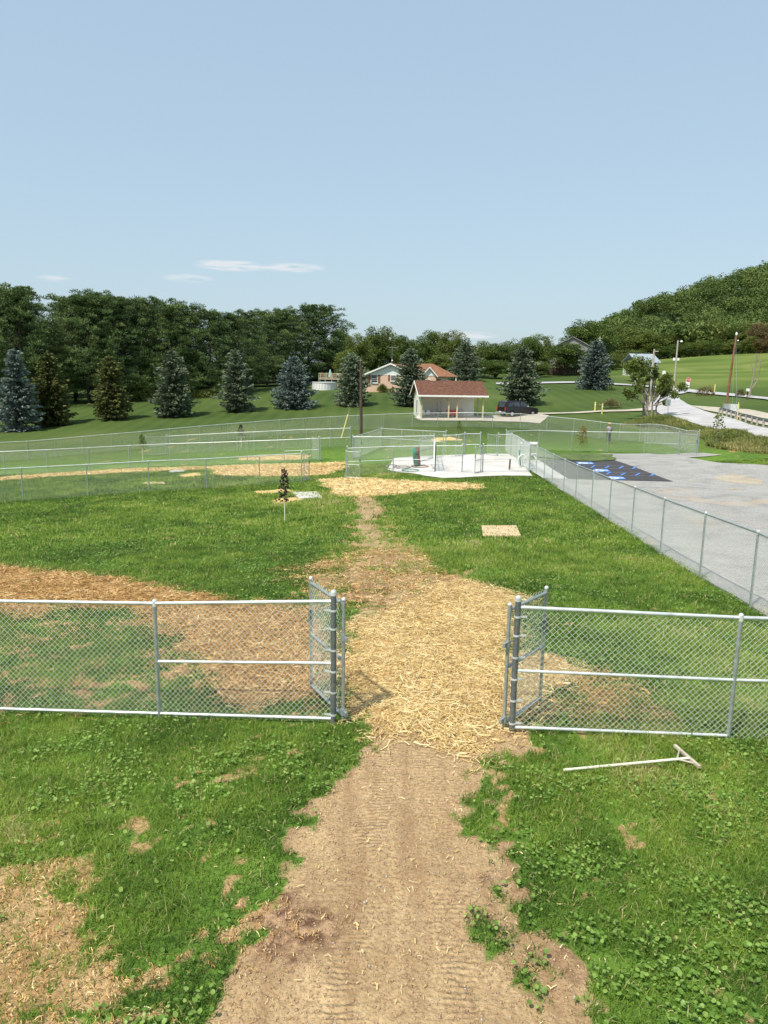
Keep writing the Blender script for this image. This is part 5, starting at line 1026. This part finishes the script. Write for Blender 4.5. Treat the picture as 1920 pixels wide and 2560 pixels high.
mb = MB(); mb.box((gx1+.6, wy0-.02, 1.1), (.95,.06,2.1)); mb.build('front_door', MT['black_plastic'], T)
mb = MB(); mb.box((wx1+1.3, wy0-.3, WH/2-.1), (.14,.14,WH-.2)); mb.build('porch_post', MT['whitetrim'], T)
# main roof joins the wing
mb = MB(); mb.prism([(x1*.5,6,WH+.2),(wx0+1,6,WH+.2),(wx0+1,9,zr+.05),(x1*.5,9,zr+.05)], (0,0,0), (0,0,.12)); mb.build('link_roof', MT['roof_orange'], T)
ap = at(980, 900, Yh+4); t_ = thing('tv_antenna', 'tall television antenna above the brick house roof', 'antenna', loc=Vector((ap.x, Yh+5.0, hp.z+WH+1.2)))
zt = at(980, 868, Yh+5).z-t_.location.z; mb = MB(); mb.tube([(0,0,-.6),(0,0,zt+.2)], .035, 6); mb.build('mast', MT['galv'], t_); mb = MB(); mb.tube([(-.95,0,zt),(.95,.2,zt-.1)], .03, 5)
for q in range(7): mb.tube([(-.85+q*.28,-.5+.03*q,zt-.02*q),(-.85+q*.28,.5-.03*q,zt-.02*q)], .015, 4)
mb.build('boom', MT['galv'], t_); mb = MB(); mb.ball((.05,0,zt*.35), .14, 8, 6); mb.build('rotor', MT['whitetrim'], t_)
# pool and deck
pp = gpt(808, 976); kk = pp.y/FPX; T = thing('swimming_pool', 'white walled above ground pool at the edge of the pines', 'pool', loc=pp+Vector((0,3.2,0))); hh = 19*kk
mb = MB(); n = 28; rx, ry = 31*kk, 3.0; ring_ = lambda r_, z: [(math.cos(2*math.pi*j/n)*rx*r_, math.sin(2*math.pi*j/n)*ry*r_, z) for j in range(n)]
mb.add(ring_(1,-.3)+ring_(1,hh), [(j, (j+1) % n, n+(j+1) % n, n+j) for j in range(n)]); mb.build('pool_wall', MT['sheet'], T)
mb = MB(); mb.add(ring_(1.03,hh-.02)+ring_(1.03,hh+.07)+ring_(.95,hh+.07)+ring_(.95,hh-.02), [(a*n+j, a*n+(j+1) % n, ((a+1) % 4)*n+(j+1) % n, ((a+1) % 4)*n+j) for a in range(4) for j in range(n)]); mb.build('rim', MT['whitetrim'], T)
MT['water'] = noisy('pool_water', two((.05,.2,.25),(.08,.28,.33)), 3, 2, .08); mb = MB(); mb.add(ring_(.95,hh-.1), [tuple(range(n))]); mb.build('water', MT['water'], T)
mb = MB()
for j in range(14): a_ = math.pi+math.pi*(j+.5)/14; mb.box((math.cos(a_)*rx*1.01, math.sin(a_)*ry*1.01, hh/2-.1), (.05,.05,hh+.1), a_)
mb.build('wall_rib', MT['galv_bright'], T)
dk_ = gp(T.location+Vector((.8,6.2,0))); t_ = thing('wooden_deck', 'raised brown wooden deck behind the white pool', 'deck', loc=dk_); mb = MB(); mb.box((0,0,1.3), (4.6,3.2,.15)); mb.build('floor', MT['timber'], t_)
for x_ in (-2.2,-1.1,0,1.1,2.2):
    for y_ in (-1.5,1.5): mb = MB(); mb.box((x_,y_,1.1), (.12,.12,2.4)); mb.build('post', MT['timber'], t_)
for y_ in (-1.5,1.5):
    for z_ in (2.32,1.5): mb = MB(); mb.box((0,y_,z_), (4.5,.08,.08)); mb.build('handrail', MT['post_wood'], t_)
mb = MB()
for q in range(24): mb.box((-2.15+q*.187,-1.5,1.9), (.05,.04,.8))
mb.build('balusters', MT['post_wood'], t_)
ub = Vector(dk_)+Vector((-.35,0,1.38)); t_ = thing('patio_umbrella', 'closed pale teal patio umbrella standing on the deck', 'umbrella', loc=ub); ht_ = at(812.5, 923, ub.y).z-ub.z; mb = MB(); mb.tube([(0,0,0),(0,0,ht_)], .03, 6); mb.build('pole', MT['whitetrim'], t_)
mb = MB(); mb.tube([(0,0,ht_-1.35),(0,0,ht_-.9),(0,0,ht_-.3),(0,0,ht_)], [.36,.30,.16,.03], 9, smooth=False); mb.build('canopy', MT['teal'], t_)
for x_, m_, lb in ((1.15,'whitetrim','white patio chair at the right of the deck'),(-1.3,'brown_plastic','brown patio chair at the left of the deck'),(.4,'brown_plastic','brown patio chair in the middle of the deck')):
    chair(Vector(dk_)+Vector((x_,-.8,1.38)), .3, MT[m_], lb)['group'] = 'chairs on the pool deck'
# barn
bp_ = gp(onground(1367, 930, 188)); kk = bp_.xy.length/FPX; T = thing('barn', 'weathered grey barn half hidden behind trees', 'barn', loc=bp_, rz=math.radians(-12)); bw = 11.5; bh = CAMH+ray(1380,874).z*188-bp_.z; bt = CAMH+ray(1420,846).z*192-bp_.z
mb = MB(); mb.box((bw/2,5,bh/2-.5), (bw,10,bh+1)); mb.build('wall', MT['barn'], T); mb = MB(); mb.prism([(0,0,bh),(bw,0,bh),(bw/2,0,bt)], (0,-.03,0), (0,9.9,0)); mb.build('gable', MT['barn'], T)
for xa in (-.5, bw+.5): mb = MB(); mb.prism([(xa,-.5,bh-.3),(bw/2,-.5,bt+.1),(bw/2,10.5,bt+.1),(xa,10.5,bh-.3)], (0,0,0), (0,0,.15)); mb.build('roof', MT['tin'], T)
mb = MB(); mb.box((bw*.3,-.06,1.6), (2.6,.08,3.2)); mb.build('door', MT['fencewood'], T)
mb = MB(); mb.box((bw*.72,-.06,bh*.62), (.9,.08,.9)); mb.build('window', MT['glass'], T)
# board fence before the barn
f0 = gp(onground(1366, 934, 176)); f1 = gp(onground(1450, 934, 176)); T = thing('board_fence', 'red brown solid board fence in front of the barn', 'fence', loc=f0); d_ = f1-f0; nb = 22
for q in range(nb): c0 = d_*(q+.5)/nb; mb = MB(); mb.box((c0.x,c0.y,c0.z+.75), (d_.length/nb*.96,.05,1.7), math.atan2(d_.y,d_.x)); mb.build('board', MT['fencewood'], T)
decid('broad dark tree standing before the board fence and barn', 1412, 850, 172, 112, 'decid', 1, 'broadleaf trees behind the houses', 936)
# white house behind the roadside tree
wp = gp(onground(1588, 960, 165)); T = thing('white_house', 'white house with blue grey roof glimpsed behind the roadside tree', 'house', loc=wp, rz=.15); kk = 165/FPX; MT['slate'] = noisy('blue_grey_roofing', two((.22,.27,.31),(.34,.39,.43)), 2, 6, .8)
ze = CAMH+ray(1600,905).z*165-wp.z; zt = CAMH+ray(1600,884).z*165-wp.z; mb = MB(); mb.box((2.4,3,ze/2-.5), (4.8,6,ze+1)); mb.build('wall', MT['siding_white'], T)
slope('front_roof', MT['slate'], T, -.4, 5.2, -.4, ze-.1, 3, zt); slope('rear_roof', MT['slate'], T, -.4, 5.2, 6.4, ze-.1, 3, zt)
mb = MB(); mb.box((1.5,-1.2,ze*.42), (4.5,2.4,.18)); mb.build('porch_roof', MT['slate'], T)
for x_ in (-.6,1.5,3.6): mb = MB(); mb.box((x_,-2.2,ze*.2), (.15,.15,ze*.42)); mb.build('porch_post', MT['whitetrim'], T)
for x_ in (1.0,3.8): window(T, x_, 0, ze*.75, .9, 1.2, False)
# parked truck with cap
tp_ = gpt(*C4(560,1090)); T = thing('parked_truck', 'black pickup truck with matching cap parked on gravel beside the shed', 'truck', loc=tp_+Vector((0,.5,.05)), rz=math.radians(30)); hw = .93
prof = [(-2.65,.45),(-2.68,.75),(-2.62,1.12),(-2.42,1.86),(-2.2,1.93),(.15,1.95),(.45,1.86),(1.02,1.28),(1.15,1.20),(2.35,1.08),(2.58,.95),(2.66,.62),(2.6,.40),(2.2,.36)]
arch = lambda cx: [(cx+.44*math.cos(a), .36+.44*math.sin(a)) for a in np.linspace(0, math.pi, 9)]
prof = prof[:13]+arch(1.72)+arch(-1.65)+[(-2.4,.38)]
import bmesh
bm = bmesh.new(); L1 = [bm.verts.new((x_, -hw, z_)) for x_, z_ in prof]; L2 = [bm.verts.new((x_, hw, z_)) for x_, z_ in prof]; bm.faces.new(L1[::-1]); bm.faces.new(L2); n = len(prof)
for i in range(n): bm.faces.new((L1[i], L1[(i+1) % n], L2[(i+1) % n], L2[i]))
for v in bm.verts:
    if v.co.z > 1.15: v.co.y *= 1-.16*min(1, (v.co.z-1.15)/.8)
bmesh.ops.recalc_face_normals(bm, faces=bm.faces[:]); me = bpy.data.meshes.new('body'); bm.to_mesh(me); bm.free(); me.materials.append(MT['black_paint']); bo = link(bpy.data.objects.new('body', me), T); mdf = bo.modifiers.new('bevel', 'BEVEL'); mdf.width = .045; mdf.segments = 3; mdf.limit_method = 'ANGLE'
def side_win(nm, pts):
    for s_ in (-1,1):
        mb = MB(); P = [(x_, s_*(hw*(1-.16*(z_-1.15)/.8)+.006), z_) for x_, z_ in pts]; mb.prism(P, (0,0,0), (0,s_*.012,0)); mb.build(nm, MT['glass'], T)
side_win('rear_side_window', [(-2.25,1.28),(-1.5,1.28),(-1.5,1.76),(-2.1,1.76)]); side_win('cap_window', [(-1.38,1.28),(-.42,1.28),(-.42,1.78),(-1.38,1.78)]); side_win('door_window', [(-.28,1.26),(.86,1.26),(.42,1.78),(-.28,1.80)])
mb = MB(); mb.prism([(-2.60,-.68,1.2),(-2.60,.68,1.2),(-2.43,.62,1.78),(-2.43,-.62,1.78)], (-.035,0,0), (.02,0,0)); mb.build('rear_window', MT['glass'], T)
mb = MB(); mb.prism([(.98,-.70,1.33),(.98,.70,1.33),(.53,.64,1.84),(.53,-.64,1.84)], (.02,0,.01), (.02,0,.015)); mb.build('windscreen', MT['glass'], T)
mb = MB(); mb.box((-2.72,0,.55), (.14,1.8,.18)); mb.build('rear_bumper', MT['chrome'], T, bevel=.02); mb = MB(); mb.box((2.68,0,.52), (.12,1.8,.2)); mb.build('front_bumper', MT['black_plastic'], T, bevel=.02)
mb = MB(); mb.box((-2.81,0,.62), (.02,.3,.15)); mb.build('number_plate', MT['whitetrim'], T)
for s_ in (-1,1):
    mb = MB(); mb.box((-2.64,s_*.80,.98), (.12,.16,.42)); mb.build('tail_light', MT['redlens'], T, bevel=.02); mb = MB(); mb.box((2.56,s_*.72,.86), (.1,.3,.18)); mb.build('headlight', MT['chrome'], T, bevel=.02)
    mb = MB(); mb.box((.82,s_*1.02,1.30), (.12,.2,.18)); mb.build('mirror', MT['chrome'] if s_ < 0 else MT['black_plastic'], T, bevel=.02)
    mb = MB(); mb.box((-.1,s_*(hw+.01),.42), (2.4,.06,.08)); mb.build('running_board', MT['black_plastic'], T)
    for x_ in (1.72,-1.65):
        wl = bpy.data.objects.new('wheel', None); link(wl, T); wl.location = (x_, s_*.82, .37); mb = MB(); mb.tube([(0,-.12,0),(0,.12,0)], .37, 22); mb.build('tyre', MT['tyre'], wl); mb = MB(); mb.tube([(0,-.135 if s_ < 0 else .02,0),(0,-.02 if s_ < 0 else .135,0)], .22, 16); mb.build('rim', MT['chrome'], wl)

# ------------------------------------------------------------------ poles, signs, roadside
def pole(name, label, base, top, r, mt, D=None, cat='utility pole'):
    p = gp(G(*base)) if D is None else gp(onground(*base, D)); q = at(*top, p.y)-p; T = thing(name, label, cat, loc=p, group='poles around the park'); mb = MB(); mb.tube([(0,0,-.3), q*.5, q], [r, r*.9, r*.75], 10); mb.build('shaft', mt, T); return T, q
T, q = pole('bare_pole', 'bare dark brown wooden pole left of the shed', (903,1089), (902,901), .15, MT['pole'], D=72); mb = MB(); mb.tube([q, q+Vector((0,0,.04))], [.12,.09], 10); mb.build('top_cap', MT['palepole'], T)
p = gp(onground(853,1086,69)); q1 = at(870,1036,p.y+1)-p; T = thing('guy_wire_guard', 'slanted yellow guy wire guard left of the bare pole', 'guy guard', loc=p); mb = MB(); mb.tube([(0,0,0), q1], .045, 6); mb.build('sleeve', MT['yellow'], T); mb = MB(); mb.tube([q1, q1*1.3], .006, 4); mb.build('wire', MT['galv'], T)
T, q = pole('utility_pole', 'pale utility pole with lamp and paired transformers', (1683,985), (1695,851), .15, MT['palepole'], D=125); T['label'] = 'pale utility pole with a lamp at its top right of the roadside tree'
mb = MB(); mb.tube([q*.98, q*.98+Vector((.45,0,.05))], .03, 6); mb.build('arm', MT['galv'], T); mb = MB(); mb.ball(q*.98+Vector((.55,0,0)), .22, 10, 6, (1,1,.7)); mb.build('lamp_head', MT['whitetrim'], T)
for s_ in (-1,1): mb = MB(); c0 = q*.65+Vector((s_*.32,0,0)); mb.tube([c0-Vector((0,0,.2)), c0+Vector((0,0,.2))], .2, 10); mb.build('transformer', MT['whitetrim'], T)
T, q = pole('utility_pole', 'pale pole', (1621,1030), (1636,873), .15, MT['palepole'], D=98); T['label'] = 'pale leaning utility pole rising behind the roadside tree'; mb = MB(); mb.box(q*.965+Vector((.3,0,0)), (.45,.12,.12)); mb.build('bracket', MT['palepole'], T)
T, q = pole('utility_pole', 'x', (1499,960), (1500,841), .16, MT['palepole'], D=160); T['label'] = 'pale utility pole top behind the dense blue spruce'; mb = MB(); mb.box(q*.95, (.9,.1,.1)); mb.build('crossarm', MT['palepole'], T)
T, q = pole('utility_pole', 'x', (1813,1028), (1841,838), .13, MT['redpole']); T['label'] = 'leaning reddish brown utility pole beside the guardrail'
mb = MB(); mb.ball(q+Vector((0,0,.1)), .11, 8, 6, (1,1,2.0)); mb.ball(q*.93+Vector((.25,0,0)), .09, 8, 6); mb.build('insulator', MT['whitetrim'], T)
mb = MB(); gz = gp(G(1842,1054))-Vector(T.location); mb.tube([q*.95, gz+Vector((0,0,.3))], .012, 4); mb.tube([q*.80, gz+Vector((-.4,.2,.2))], .010, 4); mb.build('guy_wire', MT['galv'], T)
mb = MB(); mb.box((0,0,.5), (.5,.3,.6)); mb.build('meter_box', MT['galv'], T); mb = MB(); mb.box(Vector((0.9,.1,.35)), (.9,.7,.8)); mb.build('cabinet', MT['galv_bright'], T, bevel=.03)
def wire_run(label, a, b_, sag=1.2):
    a, b_ = Vector(a), Vector(b_); t_ = thing('power_line', label, 'power line', loc=a, group='overhead lines'); pts = [(b_-a)*(i/16)-Vector((0,0,sag*4*(i/16)*(1-i/16))) for i in range(17)]; mb = MB(); mb.tube(pts, .014, 4); mb.build('cable', MT['black_plastic'], t_)
TOP = lambda px, py, D: at(px, py, D*math.cos(math.atan2(px-960, FPX)))
wire_run('overhead line from the lamp pole to the leaning pole', TOP(1694,862,125), Vector(T.location)+q*.96)
wire_run('overhead line from the lamp pole to the pole behind the tree', TOP(1694,862,125), TOP(1636,880,98))
wire_run('overhead line from the pole behind the blue spruce to the pole behind the tree', TOP(1500,846,160), TOP(1636,880,98))
p = gp(G(1842,1054)); T = thing('guy_wire_guard', 'upright yellow guy wire guard at the guardrail', 'guy guard', loc=p); mb = MB(); mb.tube([(0,0,-.1),(0,0,1.75)], .05, 6); mb.build('sleeve', MT['yellow'], T); mb = MB(); mb.tube([(0,0,1.75),(0,0,2.2)], .012, 4); mb.build('wire', MT['galv'], T)
def bollard(label, px, py, hgt_, D=None, r=.085):
    p = gp(G(px, py)) if D is None else gp(onground(px, py, D)); T = thing('bollard', label, 'bollard', loc=p, group='yellow bollards on the lawn'); mb = MB(); mb.tube([(0,0,-.1),(0,0,hgt_)], r, 12); mb.build('tube', MT['yellow'], T); mb = MB(); mb.ball((0,0,hgt_), r, 10, 6, (1,1,.6)); mb.build('cap', MT['yellow'], T); mb = MB(); mb.tube([(0,0,hgt_*.72),(0,0,hgt_*.8)], r*1.03, 12); mb.build('band', MT['whitetrim'], T)
bollard('pale yellow bollard farther from the camera on the lawn', 1487, 1030, 1.15); bollard('pale yellow bollard nearer the gravel path', 1505, 1035, 1.15)
bollard('small pale marker post on the side road verge', 1786, 983, 1.3, r=.07); 
# road signs
def sign(label, base, top, parts, D=None):
    p = gp(G(*base)) if D is None else gp(onground(*base, D)); q = at(*top, p.y)-p; T = thing('road_sign', label, 'sign', loc=p, group='road signs'); mb = MB(); mb.tube([(0,0,-.2), q], .03, 6); mb.build('sign_post', MT['galv'], T); return T, q
T, q = sign('red and white traffic sign above a white plate beside the side road', (1714,984), (1722,944), None)
sq_ = q*.86; mb = MB(); n = 8; R0 = .40; o8 = [(math.cos(math.pi/8+2*math.pi*j/8)*R0, -.05, math.sin(math.pi/8+2*math.pi*j/8)*R0) for j in range(8)]; mb.prism([Vector(v)+sq_ for v in o8], (0,0,0), (0,.02,0)); so = mb.build('octagon_plate', MT['stopred'], T)
mb = MB(); o9 = [(v[0]*.93, -.056, v[2]*.93) for v in o8]; o10 = [(v[0]*.85, -.056, v[2]*.85) for v in o8]
mb.add([Vector(v)+sq_ for v in o9+o10], [(j, (j+1) % 8, 8+(j+1) % 8, 8+j) for j in range(8)]); mb.build('white_border', MT['whitetrim'], so)
fc = bpy.data.curves.new('legend', 'FONT'); fc.body = 'STOP'; fc.size = .3; fc.align_x = 'CENTER'; fc.align_y = 'CENTER'; fc.extrude = .003; tmp_ = bpy.data.objects.new('tmp', fc); COL.objects.link(tmp_); bpy.context.view_layer.update(); me = bpy.data.meshes.new_from_object(tmp_.evaluated_get(bpy.context.evaluated_depsgraph_get())); bpy.data.objects.remove(tmp_); me.materials.clear(); me.materials.append(MT['whitetrim']); fo = bpy.data.objects.new('legend', me); link(fo, so); fo.location = sq_+Vector((0,-.062,0)); fo.rotation_euler = (math.pi/2,0,0)
mb = MB(); mb.box(sq_*.62/.86*.93+Vector((0,-.04,0)), (.62,.02,.85)); mb.build('white_plate', MT['whitetrim'], T)
T, q = sign('white and orange sign pair standing in the meadow behind the roadside tree', (1660,962), (1660,924), None, D=130)
mb = MB(); mb.box(q*.86+Vector((0,-.04,0)), (.5,.02,.6)); mb.build('white_plate', MT['whitetrim'], T); mb = MB(); mb.box(q*.62+Vector((0,-.04,0)), (.5,.02,.5), ry=math.pi/4); mb.build('orange_plate', MT['orange'], T)
T, q = sign('grey sign seen from the back at the road edge right of the tree', (1670,1044), (1671,998), None)
mb = MB(); mb.box(q*.82+Vector((0,.04,0)), (.5,.02,.62)); mb.build('sign_plate', MT['galv'], T)
# guardrail
gr = [gp(G(*p_)) for p_ in ((1799,1036),(1806,1038),(1817,1042),(1828,1045),(1839,1049),(1851,1053),(1865,1056),(1880,1060),(1893,1064),(1909,1068),(1930,1073),(1965,1081),(2010,1090))]
T = thing('guardrail', 'steel guardrail with white posts along the road', 'guardrail', loc=gr[0]); rel = [g2-gr[0] for g2 in gr]; mb = MB()
for a_, c_ in zip(rel[:-1], rel[1:]):
    d_ = (c_-a_); nn = Vector((-d_.y, d_.x, 0)).normalized()*.05; pf = [(0,.46),(1,.52),(0,.58),(0,.62),(1,.68),(0,.74)]
    V_ = [a_+nn*u_[0]+Vector((0,0,u_[1])) for u_ in pf]+[c_+nn*u_[0]+Vector((0,0,u_[1])) for u_ in pf]; mb.add(V_, [(j, j+1, j+7, j+6) for j in range(5)])
o = mb.build('rail', MT['galv_dark'], T); so_ = o.modifiers.new('s', 'SOLIDIFY'); so_.thickness = .02
for a_ in rel: mb = MB(); mb.box(a_+Vector((0,.09,.25)), (.14,.12,.80)); mb.build('guardrail_post', MT['palepole'], T)
# dead forked tree and hydrant-like marker by the side road
p = gp(onground(1873, 990, 112)); T = thing('bare_tree', 'leafless forked tree beside the side road at the right', 'tree', loc=p); mb = MB(); mb.tube([(0,0,-.2),(.1,0,1.2),(.35,.1,3.2),(.5,0,5.6)], [.16,.14,.09,.04], 8); mb.tube([(.08,0,1.0),(.9,.1,2.2),(1.15,.1,4.0),(1.1,.2,5.0)], [.11,.09,.06,.03], 7); mb.tube([(.35,.1,3.2),(-.1,.3,4.6)], [.06,.02], 5); mb.build('trunk', MT['graybark'], T)
mb = MB(); 
for q in range(14): a_ = q*2.4; mb.tube([(.5,0,4.4+.08*q),(.5+math.cos(a_)*.7, math.sin(a_)*.7, 5.0+.1*q)], [.02,.006], 4)
mb.build('twigs', MT['graybark'], T)
p = gp(onground(1868, 990, 108)); T = thing('mailbox', 'small pale mailbox on a brown post by the side road', 'mailbox', loc=p); mb = MB(); mb.box((0,0,.5), (.1,.1,1.1)); mb.build('post', MT['fencewood'], T); mb = MB(); mb.box((0,0,1.2), (.28,.5,.36)); mb.build('box', MT['whitetrim'], T, bevel=.05)
# birch-like tree by the driveway
p = gp(G(1590, 964)); T = thing('broadleaf_tree', 'small leaning pale trunked tree at the driveway left of the white house', 'tree', loc=p); V, T_, R, _ = decid_geo(5.0, 3.0, 77, 26, 120, .28, .4); fast('crown', V, T_, MT['decid_light'], T, attrs={'rnd': R}); mb = MB(); mb.tube([(0,0,-.2),(-.4,0,1.5),(-.9,0,3.0)], [.14,.11,.05], 7); mb.tube([(-.3,0,1.2),(.3,0,2.6)], [.08,.03], 6); mb.build('trunk', MT['palepole'], T)

# ------------------------------------------------------------------ person behind the lot fence
p = gp(onground(1521, 1104, 66)); T = thing('person', 'person in a grey shirt and tan hat standing behind the lot fence', 'person', loc=p, rz=math.radians(200))
def skin(name, verts, edges, radii, mt, parent, root=0, sub=1):
    me = bpy.data.meshes.new(name); me.from_pydata(verts, edges, []); me.materials.append(mt); o = link(bpy.data.objects.new(name, me), parent); sk = o.modifiers.new('skin', 'SKIN'); sk.use_smooth_shade = True
    lay = me.skin_vertices[0].data if me.skin_vertices else None
    if lay is None: 
        bpy.context.view_layer.objects.active = o; lay = me.skin_vertices[0].data
    for i, r_ in enumerate(radii): lay[i].radius = (r_, r_) if not isinstance(r_, tuple) else r_; lay[i].use_root = (i == root)
    sm_ = o.modifiers.new('sub', 'SUBSURF'); sm_.levels = sub; sm_.render_levels = sub; return o
V_ = [(0,0,.92),(0,0,1.12),(0,-.01,1.34),(0,0,1.45),(0,.0,1.54),(0,.02,1.63),
      (-.10,0,.88),(-.11,-.02,.48),(-.12,.03,.08),(-.12,-.10,.03),(.10,0,.88),(.12,.02,.48),(.13,.05,.08),(.13,-.08,.03),
      (-.19,0,1.38),(-.25,.02,1.12),(-.22,-.12,.92),(-.21,-.17,.84),(.19,0,1.38),(.25,.03,1.12),(.20,-.10,.94),(.19,-.15,.86)]
E_ = [(0,1),(1,2),(2,3),(3,4),(4,5),(0,6),(6,7),(7,8),(8,9),(0,10),(10,11),(11,12),(12,13),(2,14),(14,15),(15,16),(16,17),(2,18),(18,19),(19,20),(20,21)]
R_ = [.14,.13,.15,.06,.085,.095,.09,.065,.045,.04,.09,.065,.045,.04,.06,.045,.035,.03,.06,.045,.035,.03]
skin('body', V_, E_, R_, MT['skin'], T)
skin('shirt', [V_[0], V_[1], V_[2], V_[14], (-.225,.01,1.22), V_[18], (.225,.01,1.22)], [(0,1),(1,2),(2,3),(3,4),(2,5),(5,6)], [.165,.16,.175,.085,.075,.085,.075], MT['shirt'], T)
skin('trousers', [(0,0,.93),V_[6],V_[7],(-.12,.03,.14),V_[10],V_[11],(.13,.05,.14)], [(0,1),(1,2),(2,3),(0,4),(4,5),(5,6)], [.155,.115,.09,.075,.115,.09,.075], MT['trousers'], T)
mb = MB(); mb.tube([(0,.01,1.665),(0,.01,1.68)], .17, 14); mb.tube([(0,.01,1.68),(0,.01,1.77)], [.105,.085], 12); mb.build('hat', MT['hat'], T)
mb = MB(); mb.ball((0,-.115,1.60), .018, 6, 4); mb.build('nose', MT['skin'], T); mb = MB(); mb.ball((-.035,-.10,1.63), .012, 6, 4); mb.ball((.035,-.10,1.63), .012, 6, 4); mb.build('eyes', MT['black_plastic'], T)
